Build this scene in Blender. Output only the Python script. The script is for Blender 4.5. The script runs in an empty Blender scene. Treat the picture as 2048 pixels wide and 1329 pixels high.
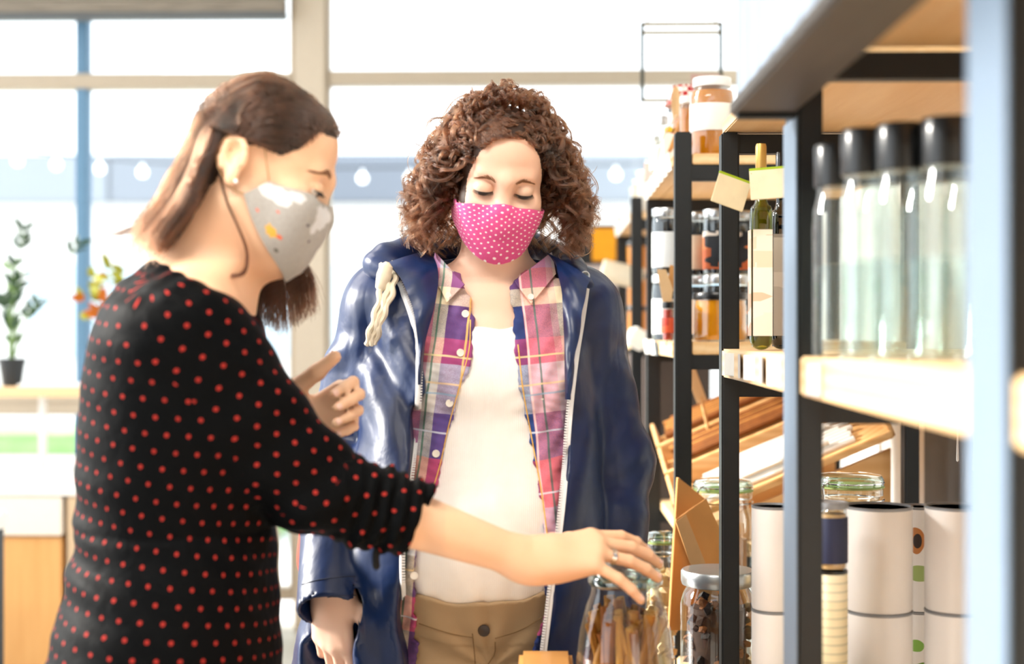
import bpy, bmesh, math, random
import numpy as np
from mathutils import Vector, Matrix
random.seed(7); RNG = np.random.default_rng(7)
C = bpy.context.scene.collection
SC = bpy.context.scene
FPX, CX, CY, CAMZ, YAW = 2048*50/36, 1024.0, 664.5, 1.25, math.radians(1.13)

# ------------------------------------------------------------------ camera, world, sun, added fill lights, exposure
cam = bpy.data.cameras.new('camera'); cam_o = bpy.data.objects.new('camera', cam); C.objects.link(cam_o)
cam_o.location = (0, 0, CAMZ); cam_o.rotation_euler = (math.pi/2, 0, YAW)
cam.lens = 50; cam.sensor_width = 36; cam.clip_start = .05; cam.clip_end = 200
cam.dof.use_dof = True; cam.dof.focus_distance = 2.36; cam.dof.aperture_fstop = 2.3
SC.camera = cam_o
SC.view_settings.view_transform = 'Standard'; SC.view_settings.look = 'None'
SC.view_settings.gamma = 1.0; SC.view_settings.use_curve_mapping = False
SC.view_settings.exposure = 1.1
world = bpy.data.worlds.new('overcast sky'); SC.world = world; world.use_nodes = True
bg = world.node_tree.nodes['Background']
bg.inputs[0].default_value = (.91, .96, 1, 1); bg.inputs[1].default_value = 1.35
sun = bpy.data.lights.new('sun', 'SUN'); sun.energy = 5.5; sun.angle = math.radians(14); sun.color = (1, .95, .87)
sun_o = bpy.data.objects.new('sun', sun); C.objects.link(sun_o)
sun_o.rotation_euler = Vector((-1.0, .22, .40)).to_track_quat('Z', 'Y').to_euler()
def add_fill(x, y, e, sx=1.4, sy=.5):
    l = bpy.data.lights.new('added_fill_light', 'AREA'); l.shape = 'RECTANGLE'; l.size = sx; l.size_y = sy
    l.energy = e; l.color = (1, .93, .84)
    o = bpy.data.objects.new('added_fill_light', l); C.objects.link(o); o.location = (x, y, 2.83)
add_fill(-.9, .7, 36); add_fill(-1.6, 3.2, 16)  # unseen area fills, added overhead to brighten faces and cloth
SC.cycles.max_bounces = 8; SC.cycles.transparent_max_bounces = 24
SC.cycles.caustics_reflective = False; SC.cycles.caustics_refractive = False

def at(px, py, y):                                   # the world point that shows at a pixel of the photograph, on the plane at depth y
    a = (px-CX)/FPX; c, s = math.cos(YAW), math.sin(YAW)
    x = y*(a*c - s)/(c + a*s); zc = -x*s + y*c
    return np.array([x, y, CAMZ - (py-CY)/FPX*zc])
def ax(px, y): return float(at(px, 0, y)[0])
def az(py, y): return float(at(1080, py, y)[2])
def atx(py, X, Y): return at(0, 0, Y)

# ------------------------------------------------------------------ materials
MATS = {}
def rgb(h):
    if isinstance(h, str):
        v = [int(h[i:i+2], 16)/255 for i in (0, 2, 4)]
        return tuple(c/12.92 if c <= .04045 else ((c+.055)/1.055)**2.4 for c in v) + (1,)
    return tuple(h) + (1,)
class NT:
    def __init__(s, name):
        s.m = bpy.data.materials.new(name); s.m.use_nodes = True; s.t = s.m.node_tree; s.n = s.t.nodes
        s.b = s.n['Principled BSDF']; s.out = s.n['Material Output']
    def node(s, ty, **kw):
        n = s.n.new(ty)
        for k, v in kw.items():
            if k.startswith('i_'):
                k = k[2:]; k = int(k) if k.isdigit() else k.replace('_', ' ')
                if isinstance(v, bpy.types.NodeSocket): s.t.links.new(v, n.inputs[k])
                else: n.inputs[k].default_value = v
            else: setattr(n, k, v)
        return n
    def math(s, op, a, b=None, c=None):
        n = s.n.new('ShaderNodeMath'); n.operation = op
        for i, v in enumerate((a, b, c)):
            if v is None: continue
            if isinstance(v, bpy.types.NodeSocket): s.t.links.new(v, n.inputs[i])
            else: n.inputs[i].default_value = v
        return n.outputs[0]
    def mix(s, f, a, b):
        n = s.n.new('ShaderNodeMix'); n.data_type = 'RGBA'
        for i, v in ((0, f), (6, a), (7, b)):
            if isinstance(v, bpy.types.NodeSocket): s.t.links.new(v, n.inputs[i])
            else: n.inputs[i].default_value = v
        return n.outputs[2]
    def ramp(s, f, stops, interp='LINEAR'):
        n = s.n.new('ShaderNodeValToRGB'); n.color_ramp.interpolation = interp; e = n.color_ramp.elements
        while len(e) < len(stops): e.new(0.5)
        for i, (p, c) in enumerate(stops): e[i].position = p
        for i, (p, c) in enumerate(stops): e[i].position = p; e[i].color = rgb(c)
        s.t.links.new(f, n.inputs[0]); return n.outputs[0]
    def coord(s, kind='Object', scale=(1, 1, 1)):
        t = s.node('ShaderNodeTexCoord'); m = s.node('ShaderNodeMapping')
        s.t.links.new(t.outputs[kind], m.inputs[0]); m.inputs['Scale'].default_value = scale
        return m.outputs[0]
    def noise(s, v, scale, detail=3, rough=.5, dist=0):
        n = s.node('ShaderNodeTexNoise'); s.t.links.new(v, n.inputs['Vector'])
        n.inputs['Scale'].default_value = scale; n.inputs['Detail'].default_value = detail
        n.inputs['Roughness'].default_value = rough; n.inputs['Distortion'].default_value = dist
        return n.outputs[0]
    def set(s, **kw):
        for k, v in kw.items():
            k = k.replace('_', ' ')
            if isinstance(v, bpy.types.NodeSocket): s.t.links.new(v, s.b.inputs[k])
            else: s.b.inputs[k].default_value = v
        return s
    def bump(s, h, strength=.3, dist=.01, normal=None):
        n = s.node('ShaderNodeBump'); s.t.links.new(h, n.inputs['Height'])
        n.inputs['Strength'].default_value = strength; n.inputs['Distance'].default_value = dist
        if normal is not None: s.t.links.new(normal, n.inputs['Normal'])
        s.t.links.new(n.outputs[0], s.b.inputs['Normal']); return n.outputs[0]
def plain(name, col, rough=.5, var=.06, metal=0, scale=30, coat=0, bump=0, spec=.4, **kw):
    if name in MATS: return MATS[name]
    k = NT(name); v = k.coord(); n = k.noise(v, scale, 4)
    c = rgb(col); d = tuple(max(0, x*(1-var*2.2)) for x in c[:3])+(1,); l = tuple(min(1, x*(1+var)) for x in c[:3])+(1,)
    k.set(Base_Color=k.mix(n, d, l), Roughness=rough, Metallic=metal, Coat_Weight=coat, Specular_IOR_Level=spec, **kw)
    if bump: k.bump(n, bump, .004)
    MATS[name] = k.m; return k.m
def wood(name, a, b, axis=1, rough=.5, scale=1.0):
    if name in MATS: return MATS[name]
    k = NT(name); sc = [14*scale]*3; sc[axis] = 1.2*scale
    v = k.coord(scale=sc); n = k.noise(v, 2.2, 5, .6, 1.2); n2 = k.noise(v, 11, 3)
    w = k.node('ShaderNodeTexWave', wave_type='RINGS', i_Scale=1.3, i_Distortion=3.0, i_Detail=2.0); k.t.links.new(v, w.inputs['Vector'])
    f = k.math('ADD', k.math('MULTIPLY', n, .6), k.math('MULTIPLY', w.outputs[1], .4))
    c = k.ramp(f, [(.2, a), (.75, b)])
    k.set(Base_Color=k.mix(k.math('MULTIPLY', n2, .25), c, rgb(a)), Roughness=rough); k.bump(n2, .15, .002)
    MATS[name] = k.m; return k.m
def glass(name, tint=(.93, .97, .96), edge=.55, rough=.02, base=.05):
    if name in MATS: return MATS[name]
    k = NT(name); t = k.node('ShaderNodeBsdfTransparent', i_Color=tuple(tint)+(1,))
    g = k.node('ShaderNodeBsdfGlossy', i_Roughness=rough, i_Color=(.95, .98, 1, 1))
    lw = k.node('ShaderNodeLayerWeight', i_Blend=.5); f = k.math('POWER', lw.outputs['Facing'], 3.0)
    f = k.math('MULTIPLY_ADD', f, edge, base)
    m = k.node('ShaderNodeMixShader'); k.t.links.new(f, m.inputs[0]); k.t.links.new(t.outputs[0], m.inputs[1]); k.t.links.new(g.outputs[0], m.inputs[2])
    k.t.links.new(m.outputs[0], k.out.inputs[0]); MATS[name] = k.m; return k.m

# ------------------------------------------------------------------ objects
ORG = {}
def root(name, label, cat, loc, group=None):
    o = bpy.data.objects.new(name, None); C.objects.link(o); o.location = loc; o.empty_display_size = .02
    o['label'] = label; o['category'] = cat
    if group: o['group'] = group
    ORG[o] = np.array(loc, float); return o
def tag(o, label, cat, group=None):
    o['label'] = label; o['category'] = cat
    if group: o['group'] = group
    return o
def struct(o): o['kind'] = 'structure'; return o
def mk(name, V, F, mat, parent=None, smooth=True, label=None, attrs=None, mats=None, midx=None):
    """V in world space -> one mesh object; a child keeps its root's origin, a top-level mesh gets an origin at its base."""
    V = np.asarray(V, float).reshape(-1, 3)
    org = ORG[parent] if parent is not None else np.array([*(V.min(0)[:2]+V.max(0)[:2])/2, V.min(0)[2]])
    me = bpy.data.meshes.new(name); VV = V-org
    F = F if isinstance(F, np.ndarray) else [tuple(int(i) for i in f) for f in F]
    if isinstance(F, np.ndarray):
        k = F.shape[1]; me.vertices.add(len(VV)); me.vertices.foreach_set('co', VV.astype(np.float32).ravel())
        me.loops.add(F.size); me.loops.foreach_set('vertex_index', F.astype(np.int32).ravel())
        me.polygons.add(len(F)); me.polygons.foreach_set('loop_start', np.arange(0, F.size, k, dtype=np.int32))
        me.update(calc_edges=True)
    else:
        me.from_pydata([tuple(v) for v in VV], [], F)
    me.validate(clean_customdata=False)
    for m in (mats or [mat]): me.materials.append(m)
    if midx is not None: me.polygons.foreach_set('material_index', np.asarray(midx, np.int32))
    if smooth: me.polygons.foreach_set('use_smooth', np.ones(len(me.polygons), bool))
    for k, a in (attrs or {}).items():
        a = np.asarray(a, np.float32)
        if a.ndim == 1: t = me.attributes.new(k, 'FLOAT', 'POINT'); t.data.foreach_set('value', a)
        else: t = me.attributes.new(k, 'FLOAT_VECTOR', 'POINT'); t.data.foreach_set('vector', a.ravel())
    me.update()
    o = bpy.data.objects.new(name, me); C.objects.link(o)
    if parent is not None: o.parent = parent
    else: o.location = org
    ORG[o] = org
    if label: o['label'] = label
    return o
class MB:
    def __init__(s): s.V = []; s.F = []; s.n = 0
    def add(s, V, F):
        V = np.asarray(V, float).reshape(-1, 3)
        s.F += [tuple(int(i)+s.n for i in f) for f in F]; s.V.append(V); s.n += len(V); return s
    def box(s, lo, hi, bev=.0, M=None):
        bm = bmesh.new(); bmesh.ops.create_cube(bm, size=1)
        lo = np.array(lo, float); hi = np.array(hi, float); d = hi-lo; c = (lo+hi)/2
        for v in bm.verts: v.co = Vector(np.array(v.co)*d)
        if bev: bmesh.ops.bevel(bm, geom=list(bm.edges), offset=min(bev, .45*float(min(abs(d)))), segments=2, affect='EDGES')
        V = np.array([v.co for v in bm.verts]); bm.verts.index_update(); F = [[v.index for v in f.verts] for f in bm.faces]; bm.free()
        if M is not None: V = V@np.asarray(M).T
        return s.add(V+c, F)
    def lathe(s, prof, c, n=28, M=None):               # prof: (r, z) from bottom to top about c
        V = []; F = []; k = len(prof)
        for i in range(n):
            a = 2*math.pi*i/n
            for r, z in prof: V.append((r*math.cos(a), r*math.sin(a), z))
        for i in range(n):
            j = (i+1) % n
            for q in range(k-1): F.append((i*k+q, j*k+q, j*k+q+1, i*k+q+1))
        if prof[0][0] > 1e-5: F.append(tuple(i*k for i in range(n))[::-1])
        if prof[-1][0] > 1e-5: F.append(tuple(i*k+k-1 for i in range(n)))
        V = np.array(V)
        if M is not None: V = V@np.asarray(M).T
        return s.add(V+np.asarray(c, float), F)
    def tube(s, P, r, n=8, cap=True, flat=1.0, up=None):
        P = np.asarray(P, float); k = len(P); r = np.broadcast_to(np.asarray(r, float), (k,))
        T = np.gradient(P, axis=0); T /= np.linalg.norm(T, axis=1)[:, None]+1e-12
        u = np.array(up if up is not None else ((0, 0, 1) if abs(T[0][2]) < .9 else (1, 0, 0)), float); V = []; F = []
        for i in range(k):
            u = u-T[i]*(u@T[i]); u /= np.linalg.norm(u)+1e-12; w = np.cross(T[i], u)
            for q in range(n):
                a = 2*math.pi*q/n; V.append(P[i]+r[i]*(math.cos(a)*u*flat+math.sin(a)*w))
        for i in range(k-1):
            for q in range(n):
                p = (q+1) % n; F.append((i*n+q, i*n+p, (i+1)*n+p, (i+1)*n+q))
        if cap: F.append(tuple(range(n))[::-1]); F.append(tuple((k-1)*n+q for q in range(n)))
        return s.add(V, F)
    def grid(s, G, thick=0, nrm=None):                 # G: (a,b,3) sheet, given a thickness along nrm
        G = np.asarray(G, float); a, b = G.shape[:2]
        f = [(i*b+j, i*b+j+1, (i+1)*b+j+1, (i+1)*b+j) for i in range(a-1) for j in range(b-1)]
        if not thick: return s.add(G, f)
        if nrm is None:
            du = np.gradient(G, axis=0); dv = np.gradient(G, axis=1); nrm = np.cross(du, dv); nrm /= np.linalg.norm(nrm, axis=2)[..., None]+1e-9
        H = G-np.asarray(nrm)*thick; N = a*b; F = list(f)+[tuple(N+i for i in q[::-1]) for q in f]
        ring = [i*b for i in range(a)]+[(a-1)*b+j for j in range(1, b)]+[i*b+b-1 for i in range(a-2, -1, -1)]+[j for j in range(b-2, 0, -1)]
        for i in range(len(ring)):
            p, q = ring[i], ring[(i+1) % len(ring)]; F.append((p, q, N+q, N+p))
        return s.add(np.concatenate([G.reshape(-1, 3), H.reshape(-1, 3)]), F)
    def prism(s, poly, z0, z1, M=None, c=(0, 0, 0)):   # polygon in XY extruded in z
        k = len(poly); V = [(x, y, z0) for x, y in poly]+[(x, y, z1) for x, y in poly]
        F = [tuple(range(k))[::-1], tuple(range(k, 2*k))]+[(i, (i+1) % k, k+(i+1) % k, k+i) for i in range(k)]
        V = np.array(V, float)
        if M is not None: V = V@np.asarray(M).T
        return s.add(V+np.asarray(c, float), F)
    def build(s, name, mat, parent=None, smooth=True, label=None, **kw):
        o = mk(name, np.concatenate(s.V), s.F, mat, parent, smooth, label, **kw)
        if smooth: 
            try: o.data.set_sharp_from_angle(angle=math.radians(38))
            except Exception: pass
        return o
def box(name, lo, hi, mat, parent=None, bev=.002, M=None, label=None): return MB().box(lo, hi, bev, M).build(name, mat, parent, label=label)
def Rz(a): c, s = math.cos(a), math.sin(a); return np.array([[c, -s, 0], [s, c, 0], [0, 0, 1.]])
def Rx(a): c, s = math.cos(a), math.sin(a); return np.array([[1., 0, 0], [0, c, -s], [0, s, c]])
def Ry(a): c, s = math.cos(a), math.sin(a); return np.array([[c, 0, s], [0, 1., 0], [-s, 0, c]])
def spline(P, n):                                      # Catmull-Rom through points
    P = np.asarray(P, float); k = len(P); t = np.linspace(0, k-1, n); i = np.clip(t.astype(int), 0, k-2); f = (t-i)[:, None]
    Q = np.concatenate([[2*P[0]-P[1]], P, [2*P[-1]-P[-2]]]); a, b, c, d = Q[i], Q[i+1], Q[i+2], Q[i+3]
    return .5*(2*b+(c-a)*f+(2*a-5*b+4*c-d)*f*f+(3*b-a-3*c+d)*f**3)

# ------------------------------------------------------------------ signed-distance modelling (bodies and clothes)
def nrm(v): v = np.asarray(v, float); return v/(np.linalg.norm(v)+1e-12)
def sm(a, b, k):
    h = np.maximum(k-np.abs(a-b), 0)/k; return np.minimum(a, b)-h*h*k*.25
def smax(a, b, k): return -sm(-a, -b, k)
def ell(c, r, R=None):
    c = np.asarray(c, float); r = np.asarray(r, float)
    def f(P):
        q = P-c
        if R is not None: q = q@R
        k0 = np.linalg.norm(q/r, axis=1); k1 = np.linalg.norm(q/(r*r), axis=1)
        return k0*(k0-1)/(k1+1e-9)
    return f, c, float(max(r))
def cone(a, b, ra, rb):
    a = np.asarray(a, float); b = np.asarray(b, float); ab = b-a; L = ab@ab+1e-12
    def f(P):
        q = P-a; h = np.clip(q@ab/L, 0, 1); return np.linalg.norm(q-h[:, None]*ab, axis=1)-(ra+(rb-ra)*h)
    return f, (a+b)/2, float(np.linalg.norm(ab)/2+max(ra, rb))
def loft(levels, sq=2.0):
    """stack of ellipse sections (z, cx, cy, a, b), z ascending or not; rounded ends"""
    L = np.array(sorted(levels), float); zs = L[:, 0]
    zz = np.linspace(zs[0], zs[-1], 160); D = np.zeros((160, 4))
    for i in range(4):
        P = spline(np.stack([zs, L[:, i+1]], 1), 900); D[:, i] = np.interp(zz, P[:, 0], P[:, 1])
    def f(P):
        z = P[:, 2]; v = [np.interp(z, zz, D[:, i]) for i in range(4)]
        x = np.abs(P[:, 0]-v[0]); y = np.abs(P[:, 1]-v[1])
        k0 = ((x/v[2])**sq+(y/v[3])**sq)**(1/sq)+1e-9
        k1 = np.sqrt((x/v[2]**2)**2+(y/v[3]**2)**2)+1e-9
        if sq != 2: d = (k0-1)*np.minimum(v[2], v[3])
        else: d = k0*(k0-1)/k1
        d = np.maximum(d, -np.minimum(v[2], v[3]))
        return smax(d, np.maximum(zs[0]-z, z-zs[-1]), .02)
    m = L[:, 1:3].mean(0); r = np.sqrt(((zs[-1]-zs[0])/2)**2+max(np.abs(L[:, 1]-m[0])+L[:, 3])**2+max(np.abs(L[:, 2]-m[1])+L[:, 4])**2)
    return f, np.array([m[0], m[1], (zs[0]+zs[-1])/2]), float(r)
class Field:
    def __init__(s): s.p = []
    def add(s, prim, k=.01, op='u'):
        s.p.append((prim[0], prim[1], prim[2], k, op)); return s
    def adds(s, prims, k=.01):
        for p in prims: s.add(p, k)
        return s
    def ev(s, P, c=None, rad=0.0):
        if c is None and len(P) > 400 and len(s.p) > 8:
            q = np.floor(P/.06).astype(int); key = (q[:, 0]+500)*4000000+(q[:, 1]+500)*2000+(q[:, 2]+500); o = np.argsort(key, kind='stable'); ks = key[o]
            cut = np.r_[0, np.nonzero(np.diff(ks))[0]+1, len(ks)]; d = np.empty(len(P))
            for a, b in zip(cut[:-1], cut[1:]): i = o[a:b]; d[i] = s.ev(P[i], (q[i[0]]+.5)*.06, .055)
            return d
        d = np.full(len(P), .6)
        for f, pc, pr, k, op in s.p:
            if c is not None and np.linalg.norm(pc-c) > pr+rad+k+.05: continue
            v = f(P)
            if op == 'u': d = sm(d, v, k)
            elif op == 's': d = smax(d, -v, k)
            elif op == 'i': d = smax(d, v, k)
            elif op == 'd': d = d+v
        return d
    def grad(s, P, e=8e-4):
        g = np.stack([s.ev(P+np.eye(3)[i]*e)-s.ev(P-np.eye(3)[i]*e) for i in range(3)], 1)
        return g/(np.linalg.norm(g, axis=1)[:, None]+1e-12)
    def push(s, P, off=.0, it=4, only_in=True):         # move points out of the body to a distance off
        P = np.array(P, float)
        for _ in range(it):
            d = s.ev(P); m = (d < off) if only_in else np.ones(len(P), bool)
            if not m.any(): break
            P[m] += s.grad(P[m])*(off-d[m])[:, None]
        return P
    def hit(s, P, dirn, off=0.0, n=60):                 # sphere-trace
        P = np.array(P, float); dirn = nrm(dirn)
        for _ in range(n): P = P+dirn*((s.ev(P)-off)*.7)[:, None]
        return P
    def mesh(s, lo, hi, h, B=20, margin=1.7):
        lo = np.asarray(lo, float); N = np.ceil((np.asarray(hi, float)-lo)/h).astype(int); nb = np.ceil(N/B).astype(int)
        half = B*h*math.sqrt(3)/2; kx = np.arange(-1, B+1); K, Vs, Q = [], [], []
        big = 1 << 20
        for bi in np.ndindex(*nb):
            o = np.array(bi)*B; c = lo+(o+B/2)*h; dc = s.ev(c[None], c, half)[0]
            if abs(dc) > half*margin+.01 and dc < .55: continue
            G = np.stack(np.meshgrid(kx+o[0], kx+o[1], kx+o[2], indexing='ij'), -1)
            d = s.ev(lo+G.reshape(-1, 3)*h, c, half+2*h).reshape(B+2, B+2, B+2)
            sg = d < 0
            if sg.all() or not sg.any(): continue
            cnt = sum(sg[i:B+1+i, j:B+1+j, k:B+1+k].astype(np.int8) for i in (0, 1) for j in (0, 1) for k in (0, 1))
            act = np.argwhere((cnt > 0) & (cnt < 8))
            acc = np.zeros((len(act), 3)); num = np.zeros(len(act))
            for a in range(3):
                e = np.eye(3, dtype=int)[a]; u, w = [x for x in range(3) if x != a]
                for i in (0, 1):
                    for j in (0, 1):
                        b0 = np.zeros(3, int); b0[u] = i; b0[w] = j; p = act+b0; q = p+e
                        d0 = d[p[:, 0], p[:, 1], p[:, 2]]; d1 = d[q[:, 0], q[:, 1], q[:, 2]]; m = (d0 < 0) != (d1 < 0)
                        t = d0[m]/(d0[m]-d1[m]); acc[m] += p[m]+t[:, None]*e; num[m] += 1
            pos = acc/num[:, None]; gc = act-1+o
            K.append(((gc[:, 0]+8)*big+(gc[:, 1]+8))*big+(gc[:, 2]+8)); Vs.append(lo+(pos-1+o)*h)
            def key(x): g = x-1+o; return ((g[:, 0]+8)*big+(g[:, 1]+8))*big+(g[:, 2]+8)
            for a in range(3):
                e = np.eye(3, dtype=int)[a]; u, w = (a+1) % 3, (a+2) % 3
                I = sg[1:B+1, 1:B+1, 1:B+1]; sl = [slice(1, B+1)]*3; sl[a] = slice(2, B+2); J = sg[tuple(sl)]
                p = np.argwhere(I != J)+1
                if not len(p): continue
                fl = sg[p[:, 0], p[:, 1], p[:, 2]]; eu = np.eye(3, dtype=int)[u]; ew = np.eye(3, dtype=int)[w]
                q = np.stack([key(p), key(p-eu), key(p-eu-ew), key(p-ew)], 1); q[fl] = q[fl][:, ::-1]; Q.append(q[:, ::-1])
        K = np.concatenate(K); V = np.concatenate(Vs); Q = np.concatenate(Q)
        uk, ix = np.unique(K, return_index=True); V = V[ix]
        F = np.searchsorted(uk, Q); F = np.clip(F, 0, len(uk)-1); ok = (uk[F] == Q).all(1); F = F[ok]
        V = V-s.grad(V)*np.clip(s.ev(V), -h*.7, h*.7)[:, None]
        return V, F
# ------------------------------------------------------------------ the setting
M_white = plain('white wall paint', 'f1f1ee', .7); M_floor = plain('grey floor', 'b9b4ab', .4, .1, scale=3)
M_ceil = plain('ceiling paint', 'f4f2ee', .8); M_cream = plain('cream window frame', 'b5a896', .5, .03)
M_blue = plain('blue grey mullion', '5f86a6', .5, .03); M_black = plain('black steel', '14181b', .48, .12, coat=0, scale=60, spec=.40)
M_glass = glass('window glass', (.97, .985, .99), .35, .01, .03); M_pgrey = plain('grey wall panel', '6d7175', .7, .15, scale=8)
XW = .86; YW = 6.0
struct(box('floor', (-4.2, -1.2, -.06), (XW+.1, YW+.1, 0), M_floor, bev=0))
struct(box('ceiling', (-3.6, -.6, 2.86), (XW+.1, YW+.1, 2.95), M_ceil, bev=0))
struct(box('wall_right', (XW, -1.2, 0), (XW+.1, YW, 2.86), M_white, bev=0))
struct(box('trim_1', (XW-.012, 2.62, .55), (XW+.01, 3.16, 1.165), M_pgrey, bev=.002))
struct(box('added_front_wall', (-2.6, -1.3, 0), (XW+.1, -1.2, 2.86), plain('light cutting wall', '8c8780', .8), bev=0))  # unseen wall behind the camera, added to cut light from the front
def zz(py): return az(py, YW)
def xx(px): return ax(px, YW)
# back wall: frames, panes
post = struct(box('trim_2', (xx(592), YW-.06, 0), (xx(655), YW+.08, 2.86), plain('post paint', 'c6baa9', .5, .03), bev=.006))
def window(nm, x0, x1, z0, z1, hbars, vbars, side=.05):
    r = MB().box((x0, YW-.04, z0), (x1, YW+.05, z0+.05), .006).build(nm, M_cream); struct(r)
    o = r
    MB().box((x0, YW-.04, z1-.05), (x1, YW+.05, z1), .006).build('window_frame', M_cream, o)
    for a in (x0, x1-side): MB().box((a, YW-.038, z0+.03), (a+side, YW+.048, z1-.03), .006).build('window_frame', M_cream, o)
    for a, b in hbars: MB().box((x0+.01, YW-.045, a), (x1-.01, YW+.045, b), .006).build('transom', M_cream, o)
    for a, b, m in vbars: MB().box((a, YW-.035, z0+.02), (b, YW+.035, z1-.02), .006).build('mullion', m, o)
    xs = [x0]+sorted([v[0] for v in vbars]+[v[1] for v in vbars])+[x1]; zs = [z0]+sorted([h[0] for h in hbars]+[h[1] for h in hbars])+[z1]
    for i in range(0, len(xs), 2):
        for j in range(0, len(zs), 2):
            MB().box((xs[i], YW-.004, zs[j]), (xs[i+1], YW+.004, zs[j+1])).build('pane', M_glass, o, smooth=False)
    return o
ZT = [(zz(177), zz(147))]
window('window_1', -4.0, xx(592), .95, 2.86, ZT, [(xx(156), xx(179), M_blue)], .02)
window('window_2', xx(655), XW, .05, 2.86, [(zz(172), zz(143))], [], .012)
window('window_3', -4.0, xx(592), .12, .95, [], [(xx(156), xx(179), M_blue), (xx(540), xx(556), M_cream)], .02)
# roller blind
M_blind = NT('woven blind'); v = M_blind.coord(scale=(2, 2, 60)); n = M_blind.noise(v, 3, 4)
M_blind.set(Base_Color=M_blind.ramp(n, [(.3, '6f675d'), (.7, '9a9184')]), Roughness=.8)
r = root('roller_blind', 'grey brown woven blind drawn up at the top of the left window', 'blind', (-2.2, 5.86, 2.86))
m = MB()
for i in range(5):
    z1 = 2.86-.004-i*.058; m2 = MB().box((-4.0, 5.84+.008*(i % 2), z1-.062), (xx(585), 5.88+.008*(i % 2), z1), .006); m2.build('blind_fold', M_blind.m, r)
MB().box((-4.0, 5.83, 2.545), (xx(585), 5.9, 2.572), .006).build('bottom_rail', plain('blind rail', '5f6366', .5), r)
# window bench with white counter, and the plant shelf above it
r = root('window_bench', 'tan wooden window bench with white counter top along the left window', 'bench', (-2.6, 5.2, 0))
bx1 = ax(160, 4.6)
MB().box((-3.9, 4.6, .715), (bx1, 5.93, .735), .004).build('counter_top', plain('white laminate', 'eceae6', .35, .02), r)
for i in range(3):
    x0 = bx1-.05-(i+1)*.78; MB().box((x0, 4.605, .585), (x0+.77, 4.66, .712), .004).build('drawer_front', plain('pale drawer front', 'e9dfd2', .45, .02), r)
    MB().box((x0, 4.62, .06), (x0+.765, 4.66, .58), .004).build('door', wood('tan panel', 'c98f4d', 'dda868', 2), r)
MB().box((bx1-.045, 4.605, .03), (bx1-.005, 5.9, .713), .004).build('end_panel', plain('bench end', 'cbb191', .5), r)
MB().box((-3.9, 4.7, 0), (bx1-.05, 5.9, .7), .004).build('carcass', plain('bench end', 'cbb191', .5), r)
ys = 5.45
r = root('plant_shelf', 'long narrow pine shelf across the left window carrying potted plants', 'shelf', (-2.6, ys, az(793, ys)))
MB().box((-3.8, ys-.12, az(793, ys)), (ax(235, ys), ys+.14, az(774, ys)), .004).build('board', wood('pine light', 'd9b283', 'ecd0a6', 0), r)
for px in (90, 222): MB().box((ax(px, ys)-.012, ys-.04, .735), (ax(px, ys)+.012, ys-.01, az(792, ys)), .002).build('support', plain('pale metal', 'd8dadb', .4), r)
z = az(774, ys)
tag(MB().box((ax(52, ys), ys-.1, z), (ax(232, ys), ys+.06, z+.012), .004).build('tray', plain('white enamel', 'f2f4f5', .3, .01)), 'shallow white tray lying on the plant shelf', 'tray')
# plants
M_leaf = plain('dark green leaf', '1e4220', .35, .3, scale=18); M_stem = plain('green stem', '6c8a4a', .5)
M_leafo = plain('orange leaf', 'c96f18', .5, .25, scale=14); M_leafy = plain('yellow green leaf', '9a9a22', .5, .25, scale=14)
def leaf(o, p, d, L, W, mat, roll=0., name='leaf'):
    d = nrm(d); s = nrm(np.cross(d, (0.05, -.9, .3))); n = np.cross(s, d); G = []
    s2 = math.cos(roll)*s+math.sin(roll)*n; n2 = np.cross(s2, d)
    for i in range(6):
        t = i/5; w = W*math.sin(math.pi*min(.97, t*.9+.08))**.8*.5
        c = np.asarray(p)+d*L*t-n2*L*.18*t*t
        G.append([c-s2*w+n2*w*.25, c, c+s2*w+n2*w*.25])
    return MB().grid(G, .0012).build(name, mat, o)
def pot(o, c, r0, r1, h, mat):
    MB().lathe([(r0*.9, 0), (r0, .003), (r1*.97, h-.02), (r1*1.04, h-.02), (r1*1.04, h), (r1*.95, h), (r1*.93, h-.012), (0, h-.014)], c, 28).build('pot', mat, o)
    MB().lathe([(0, h-.016), (r1*.93, h-.014), (r1*.9, h-.008), (0, h-.004)], c, 20).build('soil', plain('potting soil', '2c221a', .9), o)
c = at(24, 772, ys); c[2] = z
r = root('potted_plant', 'tall glossy green plant in a black pot on the window shelf', 'plant', c)
pot(r, c, .036, .05, .108, plain('black pot', '22262a', .5))
rng = random.Random(3)
for (tx, ty, bend) in ((48, 462, 0), (156, 492, 30), (6, 600, -8), (22, 540, -10), (75, 610, 12), (40, 560, 4)):
    e = at(tx, ty, ys-.02+rng.uniform(-.03, .05)); b = c+np.array([rng.uniform(-.012, .012), rng.uniform(-.012, .012), .09])
    mid = (b+e)/2+np.array([-.02*np.sign(tx-24), 0, .03]); P = spline([b, mid, e], 14); MB().tube(P, np.linspace(.0045, .002, 14), 6).build('stem', M_stem, r)
    if tx == 156: ks = (12, 13)
    elif tx in (22, 75, 40): ks = (9, 11, 13)
    else: ks = (3, 5, 7, 9, 11, 12, 13)
    for k in ks:
        for sgn in (-1, 1):
            d = P[min(k+1, 13)]-P[k-1]; d = nrm(d)+np.array([sgn*.9, rng.uniform(-.5, .5), .1]); leaf(r, P[k], d, rng.uniform(.045, .062), .024, M_leaf if tx != 22 else M_stem, rng.uniform(-.6, .6))
c = at(228, 772, ys-.06); c[2] = z+.012
r = root('flowering_plant', 'bushy plant with orange and yellow leaves on the window shelf behind the dotted dress', 'plant', c)
pot(r, c, .05, .065, .12, plain('white pot', 'dfe3e6', .4))
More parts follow.
